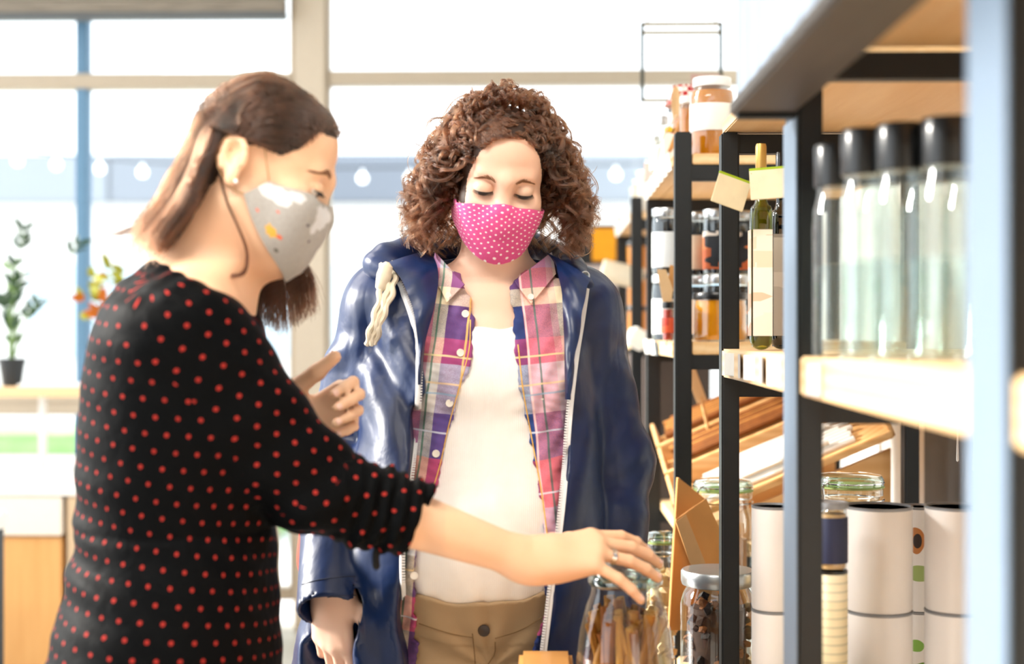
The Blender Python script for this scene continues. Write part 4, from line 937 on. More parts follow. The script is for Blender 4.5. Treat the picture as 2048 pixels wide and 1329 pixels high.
# hood bunched behind the neck and its folded front edges, cuff stitch
def hoodroll(pts, r0, name='hood'):
    P = spline(np.array(pts), 40); S = Field()
    for a, b, ra, rb in zip(P[:-1], P[1:], np.interp(np.linspace(0, 1, 39), np.linspace(0, 1, len(r0)), r0), np.interp(np.linspace(0, 1, 39)+.025, np.linspace(0, 1, len(r0)), r0)): S.add(cone(a, b, ra, rb), .012)
    S.add((lambda Q: -.0014*fold(Q, 1, (.75, .3, .6), .047, .4, 1.0, (2, 3, 1)), np.zeros(3), 9.), 0, 'd')
    v, f = S.mesh(P.min(0)-.06, P.max(0)+.06, .0036); return mk(name, v, f, M_navy, jk)
hoodroll([at(792, 548, 2.235), at(762, 532, 2.27), at(806, 522, 2.31), at(860, 516, 2.39), at(985, 500, 2.43), at(1095, 522, 2.39), at(1142, 548, 2.30), at(1172, 578, 2.25)], [.012, .024, .032, .036, .042, .034, .026, .012])
def facing(outer, inner, n=26, m=7):                     # the coat's inner facing, folded open beside the zip
    O = spline(np.array([at(*q) for q in outer]), n); I = spline(np.array([at(*q) for q in inner]), n); G = []
    for i in range(n):
        row = []
        for j in range(m):
            w = j/(m-1); p = O[i]*(1-w)+I[i]*w; p[1] -= .012*math.sin(math.pi*w)*(1-.5*i/n)+.003*math.sin(i*.9+j*.5); row.append(p)
        G.append(row)
    MB().grid(G, .003).build('facing', M_navy, jk)
facing([(775, 525, 2.215), (803, 560, 2.18), (826, 620, 2.155), (836, 690, 2.145), (838, 770, 2.14)], [(860, 500, 2.27), (876, 540, 2.215), (872, 600, 2.18), (852, 680, 2.16), (842, 770, 2.15)])
facing([(1180, 560, 2.215), (1170, 590, 2.19), (1160, 650, 2.165), (1147, 730, 2.15), (1138, 800, 2.145)], [(1095, 505, 2.28), (1118, 545, 2.225), (1128, 610, 2.19), (1132, 700, 2.165), (1134, 800, 2.15)])
for py, r in ((1158, .0008), (1196, .0008)):
    MB().tube(curveB(JB, [(604, py+12), (640, py+2), (690, py-4), (712, py-4)], 30, .0003), r, 5).build('cuff_seam', plain('navy thread', '0b1a38', .6), jk)
Q = onB(JB, 1170, 552, 1.9, .02); ring_at(Q, (.3, -1, .2), .006, plain('pale eyelet', 'cfd6dd', .3, .02, .6), 'eyelet', jk)
# ---- mask
G = mask_grid(HB, -.040, -.066, -.030, -.010, [(-.1075, -.018), (-.1185, -.036), (-.1185, -.060), (-.108, -.086), (-.084, -.108)], x1=.0715, low=.35)
G = FB.push(G.reshape(-1, 3), .0035, 5).reshape(G.shape)
k = NT('pink mask with white dots'); nu, nv = G.shape[:2]
uv = np.array([[((-1+2*i/(nu-1))*.115+(.0035 if i > nu//2 else 0), -j/(nv-1)*.112, 0) for j in range(nv)] for i in range(nu)]).reshape(-1, 3)
dm = dots(k, 'muv', .0148, .0064, .00165, .0); n = k.noise(k.coord(), 300, 2)
k.set(Base_Color=k.mix(dm, k.mix(n, rgb('d24587'), rgb('e05a9a')), rgb('fbf3f5')), Roughness=.75, Sheen_Weight=.1); k.bump(n, .1, .002)
mo = MB().grid(G, .0016).build('face_mask', k.m, rootB, attrs={'muv': np.concatenate([uv, uv])})
MB().tube(np.array(G[nu//2])+RB@np.array((0, -.0008, 0)), .0008, 5).build('centre_seam', plain('pink seam', 'e884b4', .7), mo)
for i0, x in ((0, -1), (nu-1, 1)):
    top, bot = G[i0, 0], G[i0, -1]; e = [HB.w((x*.079, .006, .032)), HB.w((x*.080, .036, .02)), HB.w((x*.077, .04, -.015)), HB.w((x*.075, .015, -.04))]
    P = spline([top, (top+e[0])/2]+e+[bot], 40); MB().tube(FB.push(P, .0012, 3), .0011, 6).build('ear_loop', plain('white elastic', 'e8e0e4', .7), mo)
# ---- curls
M_hairB = hair_mat('brown curls', '0f0704', '4e2b18', .28, 26, .85)
st = []
cl = np.concatenate([scalp_roots(HB, FB, 380, HLB, arch=ARCHR), scalp_roots(HB, FB, 170, HLB, lambda p: (p[:, 1] < -.01) & (p[:, 2] > .035), arch=ARCHR)])
cl = np.concatenate([cl, [np.array((sx_*(.064+.006*RNG.random()), -.038+.03*RNG.random(), RNG.uniform(-.02, .045))) for sx_ in (-1, 1) for _ in range(34)]])
up = np.array((0, 0, 1.)); Rt = RB.T
for p in cl:
    p = np.array(p); W0 = HB.w(p); o = p-(0, .006, .034); o = nrm(o/np.array((.0735, .089, .079))**2); oW = RB@o
    side = p[0]/.0735; sd = 1 if p[0]-.006+RNG.normal()*.011 > 0 else -1
    topness = np.clip((p[2]-.03)/.07, 0, 1); front = np.clip((-p[1]-.02)/.05, 0, 1)
    # where this curl ends: on a mane about the head, at a height by lane
    th = math.atan2(p[0]-.006, p[1]+.02) if not (topness > .2) else math.atan2((abs(p[0])+.03)*sd, p[1]+.035)
    th = np.clip(th, -2.0, 2.0)+RNG.normal()*.12
    zend = np.interp(RNG.random(), [0, .35, 1], [.02, -.05, -.128]) if topness > .45 else np.interp(RNG.random(), [0, 1], [-.03, -.135])
    Rm = np.interp(zend, [-.14, -.09, -.03, .03], [.112, .142, .140, .125])*RNG.uniform(.86, 1.05)
    hx = HB.o+np.array((0, .015, 0)); E = hx+np.array((math.sin(th)*Rm*1.06, math.cos(th)*Rm*.92, zend))
    if E[1] < HB.o[1]-.045: E[1] = HB.o[1]-.045+.02*RNG.random(); E[0] = HB.o[0]+sd*(.094+.055*RNG.random())
    l0 = W0+oW*(.016+.010*RNG.random())+np.array((sd*.004*topness, 0, .006*topness)); hd = E-hx; hd[2] = 0; hd = nrm(hd)
    zm = (l0[2]*.62+E[2]*.38); rm = np.interp(zm-HB.o[2], [-.12, -.03, .05, .10, .13], [.120, .138, .118, .088, .045]); M_ = hx+hd*(1.0, .92, 1)*rm*RNG.uniform(.86, 1.0); M_[2] = zm
    if M_[1] < HB.o[1]-.05: M_[0] = HB.o[0]+sd*max(abs(M_[0]-HB.o[0]), .080)
    KP = [W0, l0, M_, E]
    if p[1] < -.02 and p[2] > .04: a_ = .004*RNG.random(); KP = [W0, HB.w(p*np.array((1, 1.02, 1))+np.array((sd*.016, -.006+a_, .004+a_))), HB.w((sd*(.066+.012*RNG.random()), -.035+.03*RNG.random(), .066+.02*RNG.random())), HB.w((sd*(.088+.02*RNG.random()), -.03+.02*RNG.random(), .01)), E]
    n = 44; P = spline(np.array(KP), n); t = np.linspace(0, 1, n)
    T = np.gradient(P, axis=0); T /= np.linalg.norm(T, axis=1)[:, None]; A = np.cross(T, oW); A /= np.linalg.norm(A, axis=1)[:, None]+1e-9; Bn = np.cross(T, A)
    L = np.linalg.norm(np.diff(P, axis=0), axis=1).sum(); turns = L/RNG.uniform(.034, .056); ph = RNG.uniform(0, 6.28); hr = RNG.uniform(.0075, .0150)*np.clip((t-.12)/.45, 0, 1)**.8; dirn = RNG.choice((-1, 1))
    ang = dirn*2*math.pi*turns*t**1.15+ph; C0 = P+(np.cos(ang)*hr)[:, None]*A+(np.sin(ang)*hr)[:, None]*Bn
    for i in range(15):
        w = RNG.normal(size=3)*.0022; w2 = RNG.normal(size=3)*.0017; j = RNG.normal()*.22; h2 = RNG.uniform(.75, 1.25); a2 = ang+j*t
        C1 = P+(np.cos(a2)*hr*h2)[:, None]*A+(np.sin(a2)*hr*h2)[:, None]*Bn if i % 3 == 0 else C0
        cut = n if i % 4 else int(n*RNG.uniform(.7, 1)); st.append((C1+w*(1-t)[:, None]*np.clip(t*6, 0, 1)[:, None]+w2*(t**1.5)[:, None])[:cut])
# stray curls silhouetted against the window
for i in range(90):
    th = RNG.uniform(-1.9, 1.9); z = RNG.uniform(-.12, .13); r = np.interp(z, [-.12, -.03, .05, .11, .14], [.135, .150, .125, .085, .05]); c = HB.o+np.array((math.sin(th)*r, .015+math.cos(th)*r*.9, z)); t = np.linspace(0, 1, 26); u = nrm(np.array((math.sin(th), .3*RNG.normal(), RNG.normal()*.6))); w = nrm(np.cross(u, (0, 1, .2))); R_r = RNG.uniform(.008, .018)
    a = t*RNG.uniform(3, 7)+RNG.uniform(0, 6); s_ = c-u*.02+np.outer(t, u*.03)+np.outer(np.cos(a)*R_r*t, u)+np.outer(np.sin(a)*R_r*t, w); st += [s_, s_+RNG.normal(size=3)*.0012]
for pts in ([(900, 235, 2.22), (862, 240, 2.21), (848, 275, 2.21), (838, 290, 2.21), (815, 275, 2.21)], [(930, 190, 2.23), (905, 205, 2.22), (878, 245, 2.22)], [(1165, 330, 2.25), (1195, 375, 2.25), (1175, 420, 2.25)]):
    P = spline(np.array([at(*q) for q in pts]), 26); st += [P+RNG.normal(size=3)*.0012 for _ in range(5)]
allp = np.concatenate(st); ci, ri = HB.w((0, -.010, -.005)), np.array((.074, .092, .118))*HB.k; q = ((allp-ci)@RB)/ri; rr = np.linalg.norm(q, axis=1); m = rr < 1.02
front = ((allp-HB.o)@RB)[:, 1] < -.02; m2 = m & front; lat = (allp-HB.o)@RB; 
# keep the face clear: strands in front of the face slide out to the temples
sid = np.repeat(RNG.random(len(st)), [len(s_) for s_ in st])
for c0, r0 in (((0, .006, .034), (.0735, .089, .079)), ((0, -.040, .045), (.0625, .0535, .0585)), ((0, .006, .034), (.0735, .089, .079))):
    c0, r0 = np.array(c0)*HB.k, np.array(r0)*HB.k; q = (lat-c0)/r0; n_ = np.linalg.norm(q, axis=1); lim = 1.03+.11*sid; ins = n_ < lim; q[ins] *= (lim[ins]/n_[ins])[:, None]; lat = q*r0+c0
Wd = np.interp(lat[:, 2]/HB.k, [-.2, -.03, .01, .035, .058, .075, .085, .088], [.063, .063, .061, .056, .048, .035, .02, 0])*HB.k
face = (lat[:, 1] < -.03*HB.k) & (np.abs(lat[:, 0]-.004) < Wd); lat[face, 0] = .004+np.sign(lat[face, 0]-.004)*(Wd[face]+.001+.010*RNG.random(face.sum())); lat[face, 1] = np.maximum(lat[face, 1], -.088*HB.k); allp = HB.o+lat@RB.T
nk = cone(HB.w((0, .025, -.05)), nbB+(0, .015, 0), .052, .06)[0](allp) < 0; allp[nk] += nrm((0, .3, 0))*0
st = np.split(allp, np.cumsum([len(s) for s in st])[:-1])
hair('hair', rootB, st, .00042, M_hairB)
# ------------------------------------------------------------------ shelving on the right
M_pine = wood('pine', 'dcb27c', 'f0d3a6', 1, .5); M_pinex = wood('pine end', 'd3a063', 'e8be86', 0, .5); M_dark = wood('dark stained board', '2c2621', '4a423a', 1, .55)
XN, XF = .307, .272
def postb(o, x, y, z0, z1, dx=.030, dy=.04): return MB().box((x, y, z0), (x+dx, y+dy, z1), .003).build('post', M_black, o)
# near unit: posts at 0.935, 1.72 and 2.42
r = root('shelving_unit', 'near black steel shelving unit with thick pine boards and a dark overhanging top tray', 'shelf', (XN+.22, 1.65, 0)); RN = r
NY = [.935, 1.70, 2.41]; XB2 = XN+.45
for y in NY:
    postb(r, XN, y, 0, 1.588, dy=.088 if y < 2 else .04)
    if y < 2: MB().box((XN-.0025, y+.001, .02), (XN-.0002, y+.087, 1.508), .0008).build('painted_sheen_strip', plain('painted window sheen', '74869a', .45, .03), r, label='pale blue grey side strip')  # window reflection on the dark steel, put into the colour of a thin plate
    postb(r, XB2, y, 0, 1.588)
    for z in (1.553, 1.140, .540): MB().box((XN+.028, y+.006, z), (XB2+.004, y+.034, z+.032), .002).build('crossbar', M_black, r)
for i, (a, b) in enumerate(zip([.2]+NY, NY+[2.45])):
    if i == 3: break
    y0 = a+.089 if i else .2
    MB().box((XN+.006, y0, 1.589), (XB2+.028, b-.001 if i < 2 else 2.45, 1.611), .002).build('top_board', M_pine, r)
    MB().box((XN+.002, y0, 1.174), (XB2+.028, b-.001 if i < 2 else 2.448, 1.2215), .003).build('middle_board', M_pine, r) if i < 2 else MB().box((XN+.0, y0-.0, 1.174), (XB2+.028, 2.4095, 1.2215), .003).build('middle_board', M_pine, r)
    MB().box((XN+.004, y0, .573), (XB2+.028, b-.001 if i < 2 else 2.409, .599), .003).build('lower_board', M_pine, r)
HT = 1.512
MB().box((.231, .35, HT), (.3065, 1.735, HT+.018), .003).build('overhanging_tray', M_dark, r)
for y in (.95, 1.70): MB().box((.236, y, HT-.006), (.306, y+.022, HT), .001).build('bracket', M_black, r)
# lower bench board that bridges the gap between the two units
r = root('bridging_board', 'low pine board carrying jars and paper bags between the two shelving units', 'shelf', (.5, 2.66, 0))
MB().box((.275, 2.455, .573), (XB2+.05, 2.862, .599), .003).build('board', M_pine, r)
for x in (.30, .72): 
    for y in (2.47, 2.83): MB().box((x, y, 0), (x+.03, y+.025, .572), .002).build('leg', M_black, r)
# far units
def far_unit(y0, y1, label, zt, zm):
    r = root('shelving_unit', label, 'shelf', (XF+.24, (y0+y1)/2, 0))
    for y in (y0, y1):
        postb(r, XF, y, 0, 1.654, .034, .036); postb(r, XF+.46, y, 0, 1.60, .030, .036)
        for z in (zt-.032, zm-.03, .765): MB().box((XF+.03, y+.004, z), (XF+.465, y+.032, z+.0315), .002).build('crossbar', M_black, r)
    MB().box((XF+.035, y0+.001, zt), (XF+.485, y1+.035, zt+.022), .002).build('top_board', M_pine, r)
    MB().box((XF-.002, y0+.037, zt), (XF+.0345, y1-.001, zt+.022), .002).build('front_lip', M_pine, r)
    MB().box((XF+.035, y0+.001, zm), (XF+.485, y1+.035, zm+.026), .002).build('middle_board', M_pine, r)
    MB().box((XF-.002, y0+.037, zm-.006), (XF+.0345, y1-.001, zm+.026), .002).build('front_lip', M_pine, r)
    MB().box((XF+.035, y0+.001, .797), (XF+.485, y1+.035, .820), .002).build('lower_board', M_pine, r)
    return r
far_unit(2.87, 3.62, 'middle black steel shelving unit with pine boards and rows of honey jars', 1.588, 1.204)
far_unit(4.25, 5.0, 'farthest black steel shelving unit with pine boards near the window', 1.588, 1.204)
# low pine table in the aisle that carries the cinnamon jar
r = root('display_table', 'low pine display table standing in front of the near shelving unit', 'table', (.14, 1.75, 0))
M_hpine = wood('honey pine', 'c98d4a', 'e0ab69', 1, .35)
MB().box((-.03, 1.18, .672), (.288, 2.055, .701), .004).build('table_top', M_hpine, r)
MB().box((-.03, 1.182, .7015), (.046, 2.053, az(1301, 2.053)), .006).build('side_rail', M_hpine, r)
for x in (-.015, .245):
    for y in (1.2, 2.0): MB().box((x, y, 0), (x+.035, y+.035, .671), .003).build('leg', M_black, r)
# ---- goods
M_jar = glass('jar glass', (.93, .96, .95), .75, .015, .06); M_rim = glass('thick glass', (.80, .90, .86), .9, .02, .16)
M_lidw = plain('white lid', 'e9ebec', .3, .02, coat=.3); M_lidb = plain('black lid', '111315', .3, .1, coat=.3); M_lids = plain('silver lid', 'd5d8db', .25, .03, .85); M_gold = plain('gold cap', 'c9a45a', .35, .05, .6)
M_label = plain('white paper label', 'efece6', .7, .03); M_kraft = plain('kraft paper', 'cf9656', .75, .12, scale=14); M_kraft2 = plain('pale kraft card', 'd8b486', .75, .06)
def syrup(name, a, b):
    if name in MATS: return MATS[name]
    k = NT(name); v = k.coord(); k.set(Base_Color=k.mix(k.noise(v, 14, 3), rgb(a), rgb(b)), Roughness=.12, Coat_Weight=.5, Subsurface_Weight=.1, Subsurface_Radius=(1, .5, .1), Subsurface_Scale=.03); MATS[name] = k.m; return k.m
M_honey = syrup('amber honey', 'b06000', 'd28610'); M_honey2 = syrup('golden honey', 'cc7a06', 'e09a1c'); M_darkj = plain('dark preserve', '101722', .15, .2, coat=.6); M_red = plain('red preserve', 'b33a22', .2, .25, coat=.4, scale=60)
def printed(name, base, inks, seed=0):
    """a printed label: blocks and short rules of ink on paper"""
    if name in MATS: return MATS[name]
    k = NT(name); v = k.coord(scale=(1, 1, 1)); sx = k.node('ShaderNodeSeparateXYZ', i_0=v); col = rgb(base); c = None
    m = k.node('ShaderNodeMapping', i_Vector=v); m.inputs['Scale'].default_value = (16, 16, 42); m.inputs['Location'].default_value = (seed*3.7, seed*1.3, seed*2.1)
    n = k.node('ShaderNodeTexVoronoi', distance='CHEBYCHEV', i_Vector=m.outputs[0], i_Scale=1.0, i_Randomness=.6); s2 = k.node('ShaderNodeSeparateColor', i_0=n.outputs['Color'])
    c = k.ramp(s2.outputs[0], [(0, base)]+[(1-.11*(len(inks)-i), q) for i, q in enumerate(inks)], 'CONSTANT')
    k.set(Base_Color=c, Roughness=.6); MATS[name] = k.m; return k.m
def jar(name, label, cat, c, r, h, fill, lid, lab=None, lh=.014, neck=.86, fillh=.86, group=None, labz=(.2, .62), lidname='lid', glassy=True, lidr=1.0):
    o = root(name, label, cat, c, group); sh = min(r*.55, .16*h); b = h-lh
    pr = [(r*.86, 0), (r*.97, .003), (r, .010), (r, b-sh), (r*.97, b-sh*.6), (r*neck, b-sh*.12), (r*neck, b)]
    if glassy: MB().lathe(pr, c, 30).build('glass', M_jar, o)
    if fill: 
        fz = b*fillh; q = [(max(.001, (x-.0022)), z) for x, z in pr if z < fz-.004]; q[0] = (q[0][0], .004); q.append((q[-1][0], fz)); q.append((0, fz)); MB().lathe(q, c, 30).build('contents', fill, o)
    if lid: 
        R = (r*neck+.003)*lidr; MB().lathe([(R*.98, b-.001), (R, b+.001), (R, b+lh-.003), (R*.97, b+lh), (R*.8, b+lh), (R*.76, b+lh-.0012), (0, b+lh-.0012)], c, 30).build(lidname, lid, o)
    if lab:
        z0, z1 = b*labz[0], b*labz[1]; MB().lathe([(r+.0006, z0), (r+.0009, z0+.001), (r+.0009, z1-.001), (r+.0006, z1)], c, 30).build('label', lab, o)
    return o
def on(px, y, z): p = at(px, 664, y); p[2] = z; return p
ZT, ZM, ZL, ZNM, ZTB = 1.6105, 1.2305, .5995, 1.222, .7015
g_h = 'honey jars on the middle unit'
# top of the middle unit
jar('honey_jar', 'large amber honey jar with white lid and wide white label on the middle unit', 'jar', on(1424, 2.955, ZT), .046, .165, M_honey, M_lidw, M_label, .018, .80, .93, g_h, (.36, .74))
jar('honey_jar', 'small slim honey jar with white lid behind the large honey jar', 'jar', on(1374, 3.06, ZT), .016, .145, M_honey, M_lidw, M_label, .014, .8, .9, g_h, (.12, .4))
o = jar('honey_jar', 'tall honey jar covered with a red checked cloth and oval wooden tag', 'jar', on(1372, 3.22, ZT), .034, .185, M_honey, None, M_label, .01, .82, .9, g_h, (.1, .35))
k = NT('red gingham'); v = k.coord(scale=(1, 1, 1)); ck = k.node('ShaderNodeTexChecker', i_Vector=v, i_Scale=95.0, i_Color1=rgb('b52a2f'), i_Color2=rgb('efe5df')); k.set(Base_Color=ck.outputs[0], Roughness=.85)
c = on(1372, 3.22, ZT); MB().lathe([(.050, .150), (.044, .160), (.036, .168), (.034, .178), (.032, .194), (.012, .197), (0, .197)], c, 30).build('cloth_cover', k.m, o)
t = at(1351, 206, 3.17); G = [[t+(.010*math.sin(a)*w, -.004*w, .037*math.cos(a)*w) for a in np.linspace(0, 2*math.pi, 25)] for w in (0.02, .5, 1)]; MB().grid(G, .004, np.broadcast_to((0, 1., 0), (3, 25, 3))).build('wooden_tag', M_kraft2, o)
MB().tube(spline([t+(0, 0, .02), t+(.02, .03, .03), c+(0, -.034, .172)], 10), .0012, 5).build('string', plain('jute string', 'b59462', .9), o)
def flask(label, px, y, z, r, h, body, cap, lab=None, neck=.35, nh=.25, group='bottles on the middle unit', caph=.02, name='bottle'):
    c = on(px, y, z); o = root(name, label, 'bottle', c, group); b = h-caph
    MB().lathe([(r*.9, 0), (r, .004), (r, b*(1-nh)-r*.6), (r*.86, b*(1-nh)-r*.15), (r*neck*1.1, b*(1-nh)+r*.3), (r*neck, b*(1-nh*.5)), (r*neck, b)], c, 24).build('glass', body, o)
    MB().lathe([(r*neck*1.12, b-.002), (r*neck*1.15, b), (r*neck*1.15, h-.002), (r*neck, h), (0, h)], c, 20).build('cap', cap, o)
    if lab: MB().lathe([(r+.0006, b*.15), (r+.001, b*.16), (r+.001, b*.55), (r+.0006, b*.56)], c, 24).build('label', lab, o)
    return o
M_clear = glass('clear bottle', (.93, .97, .95), .6, .015, .07); M_green = glass('olive glass', (.45, .5, .16), .5, .02, .08)
flask('clear swing bottle with pale ribbon on top of the middle unit', 1325, 3.36, ZT, .03, .15, M_clear, M_lids, M_label, .4)
flask('clear bottle with grey stopper nearest the far end of the honey shelf', 1310, 3.56, ZT, .026, .13, M_clear, M_lids, plain('rose label', 'c9a59a', .7), .45)
flask('small dark-capped bottle beside the yellow packet on the honey shelf', 1343, 3.30, ZT, .014, .17, M_clear, M_lidb, None, .5)
p = on(1334, 3.20, ZT); o = root('tea_packet', 'narrow yellow and white packet standing on the honey shelf', 'packet', p); MB().box(p+(-.010, -.02, 0), p+(.016, .02, .085), .002).build('packet', printed('yellow print', 'f0eee6', ['e8c32a', 'e0861f', 'c9501f'], 2), o); MB().box(p+(-.006, -.015, .085), p+(.012, .015, .100), .003).build('folded_top', plain('yellow fold', 'ecc92e', .5), o)
p = on(1352, 3.10, ZT+.07); o = root('gift_tag', 'kraft gift tag with white ribbon leaning over the honey shelf edge', 'tag', p+(0, 0, -.07)); MB().box(p+(-.004, -.026, -.038), p+(.004, .026, .038), .001, Ry(.35)).build('card', M_kraft, o)
MB().tube(spline([p+(0, -.01, .04), p+(-.03, 0, -.01), p+(-.045, .0, -.07)], 12), .004, 6, flat=.2).build('ribbon', plain('white ribbon', 'efeeea', .6), o)
p = on(1408, 3.40, ZT); o = root('paper_pouch', 'dusty pink paper pouch at the back of the honey shelf', 'pouch', p); MB().prism([(-.035, -.03), (.035, -.03), (.035, .03), (-.035, .03)], 0, .17, None, p).prism([(-.035, -.03), (.035, -.03), (.028, -.004), (-.028, -.004)], .17, .25, None, p).build('pouch', plain('dusty pink paper', 'b79a93', .7, .1), o, smooth=False)
# far unit top: blurred jars
for i, (px, y, col, lb) in enumerate(((1292, 4.35, 'e9e6dd', 'pale tin on the farthest unit nearest the honey jars'), (1284, 4.6, 'c7b18a', 'tan tin in the middle of the farthest unit'), (1277, 4.85, 'dfe6e6', 'bluish tin at the window end of the farthest unit'))):
    jar('tin', lb, 'tin', on(px, y, ZT), .03, .13, plain('tin %d' % i, col, .4), M_lids, None, .012, .95, 1.0, 'tins on the farthest unit', glassy=False)
# middle board of the middle unit
g = 'dark preserve jars stacked on the middle unit'
wl = plain('printed white label', 'dfe5e8', .7, .03)
dl = printed('dark label', '141b26', ['d97b3c', '10151d', 'efe6dc', 'c9622f'], 4)
for i, (px, y, lab, nm) in enumerate(((1334, 3.05, wl, 'with a broad white label'), (1394, 3.16, plain('beige label', 'd8c7b0', .7), 'with a small beige label'), (1436, 3.08, dl, 'with orange printed label'), (1482, 3.12, dl, 'with orange and black label'))):
    for lev in (0, 1):
        jar('preserve_jar', 'dark preserve jar '+nm+(', upper of its stack' if lev else ', under another jar of its kind'), 'jar', on(px, y, ZM+.142*lev), .032, .1415, M_darkj, M_lids, lab, .016, .93, .95, g, (.12, .72) if lab is not dl else (.1, .75))
jar('honey_jar', 'wide golden honey jar with black lid on the middle board', 'jar', on(1440, 2.985, ZM), .056, .102, M_honey2, M_lidb, None, .014, .97, .97, g_h)
0 and jar('honey_jar', 'second wide golden honey jar behind the oil bottle', 'jar', on(1512, 3.08, ZM), .05, .102, M_honey2, M_lidb, None, .014, .97, .97, g_h)
for i, (px, c_, nm) in enumerate(((1336, M_red, 'nearer the aisle'), (1348, plain('olive spice', '8a6a22', .3, .2), 'tucked behind the post'))):
    jar('spice_jar', 'tiny spice jar with dark cap on the middle board, '+nm, 'jar', on(px, 2.96+.02*i, ZM), .0125, .082, c_, M_lidb, printed('spice label', 'd9552f', ['efe6dc', 'b8341f', 'e9dccb'], 7), .012, .7, .95, 'spice jars', (.25, .7))
p = on(1329, 3.0, ZM+.115); o = root('gift_tag', 'brown kraft tag hanging from a dark preserve jar beside the spice jars', 'tag', p+(0, 0, 0))
MB().prism([(-.012, -.035), (.004, -.040), (.016, -.01), (.012, .034), (-.006, .040)], -.001, .001, Rx(math.pi/2)@Rz(0.25), p).build('card', M_kraft2, o, smooth=False)
MB().prism([(-.005, -.02), (.024, -.024), (.024, .03), (.0, .034)], -.001, .001, Rx(math.pi/2), p+(.012, .006, .012)).build('card', M_kraft, o, smooth=False)
# inclined display crates on the lower board
o = root('display_crate', 'sloping pine display crate of cinnamon bundles and wrapped sticks', 'crate', (.5, 3.25, .8205))
TL = Rx(.20)@Ry(-.42); base = np.array((XF+.03, 2.945, .850))
def lb(x0, y0, z0, x1, y1, z1, mat, nm, par=o, bev=.002): return MB().box((x0, y0, z0), (x1, y1, z1), bev).build(nm, mat, par)
def tilt(a): V = np.asarray(a, float); return base+V@TL.T
def tbox(nm, lo, hi, mat, par, bev=.002): 
    m = MB().box(lo, hi, bev); W = np.concatenate(m.V); m.V = [tilt(W)]; return m.build(nm, mat, par)
for i in range(3):
    y0 = .01+i*.215; tbox('crate_floor', (0, y0, 0), (.46, y0+.205, .008), M_pinex, o)
    tbox('crate_side', (0, y0-.006, 0), (.46, y0+.012, .016 if i == 0 else .05), M_pinex, o); tbox('crate_front', (-.008, y0, 0), (.002, y0+.2, .05), M_pinex, o); tbox('crate_back', (.455, y0, 0), (.465, y0+.2, .045), M_pinex, o)
for y in (2.95, 3.5): MB().prism([(0, 0), (.40, 0), (.40, .19+(.10 if y > 3.2 else 0)), (0, .02+(.10 if y > 3.2 else 0))], -.008, .008, Rx(math.pi/2), (XF+.05, y, .8205)).build('wedge', M_pinex, o, smooth=False)
M_cin = plain('cinnamon bark', '9a5c26', .7, .3, scale=40); M_cin2 = plain('pale cinnamon bark', 'c08440', .7, .25, scale=40); M_wrap = glass('clear wrap', (.92, .94, .96), .6, .08, .25); M_wr = plain('white wrapped sticks', 'e9e6df', .35, .06, coat=.5)
rng = random.Random(11)
def stick(nm, label, a, b, r, mat, grp):
    q = MB().tube([a, a*.67+b*.33+(0, 0, .001), a*.33+b*.67, b], r, 8).build(nm, mat); return tag(q, label, 'stick', grp)
for i in range(9):
    y = .035+.019*(i % 9)+.0; a, b = tilt((.05+.02*rng.random(), y, .018)), tilt((.36+.05*rng.random(), y+.004, .018)); stick('wrapped_stick', 'clear-wrapped white stick lying on the nearest sloping crate', a, b, .0076, M_wr, 'wrapped sticks in the nearest crate')
for i in range(7):
    y = .045+.021*i; a, b = tilt((.10+.03*rng.random(), y-.0005, .0345)), tilt((.30+.06*rng.random(), y-.0005, .0345)); stick('wrapped_stick', 'clear-wrapped white stick lying on the nearest sloping crate', a, b, .0076, M_wr, 'wrapped sticks in the nearest crate')
for c_ in (1, 2):
    for lay in range(3):
        for i in range(9-lay):
            y = c_*.215+.006+.032+.019*i+.009*lay; a, b = tilt((.02+.03*rng.random(), y, .018+.0168*lay)), tilt((.30+.12*rng.random(), y+.0012*rng.uniform(-1, 1), .018+.0168*lay)); stick('cinnamon_stick', 'brown cinnamon stick piled in the %s sloping crate' % ('second' if c_ == 1 else 'third'), a, b, .0076, M_cin if rng.random() < .5 else M_cin2, 'cinnamon sticks in the %s crate' % ('second' if c_ == 1 else 'third'))
p = on(1391, 3.3, 1.13); o = root('price_stake', 'tall pine price stake standing in the brown cinnamon crate', 'stake', p-(0, 0, .12))
MB().box(p+(-.012, -.002, -.045), p+(.012, .002, .045), .001, Ry(-.35)).build('card', M_kraft2, o); MB().tube([p+(.035, 0, -.13), p+(.012, 0, -.03)], .004, 6).build('stake', M_pinex, o)
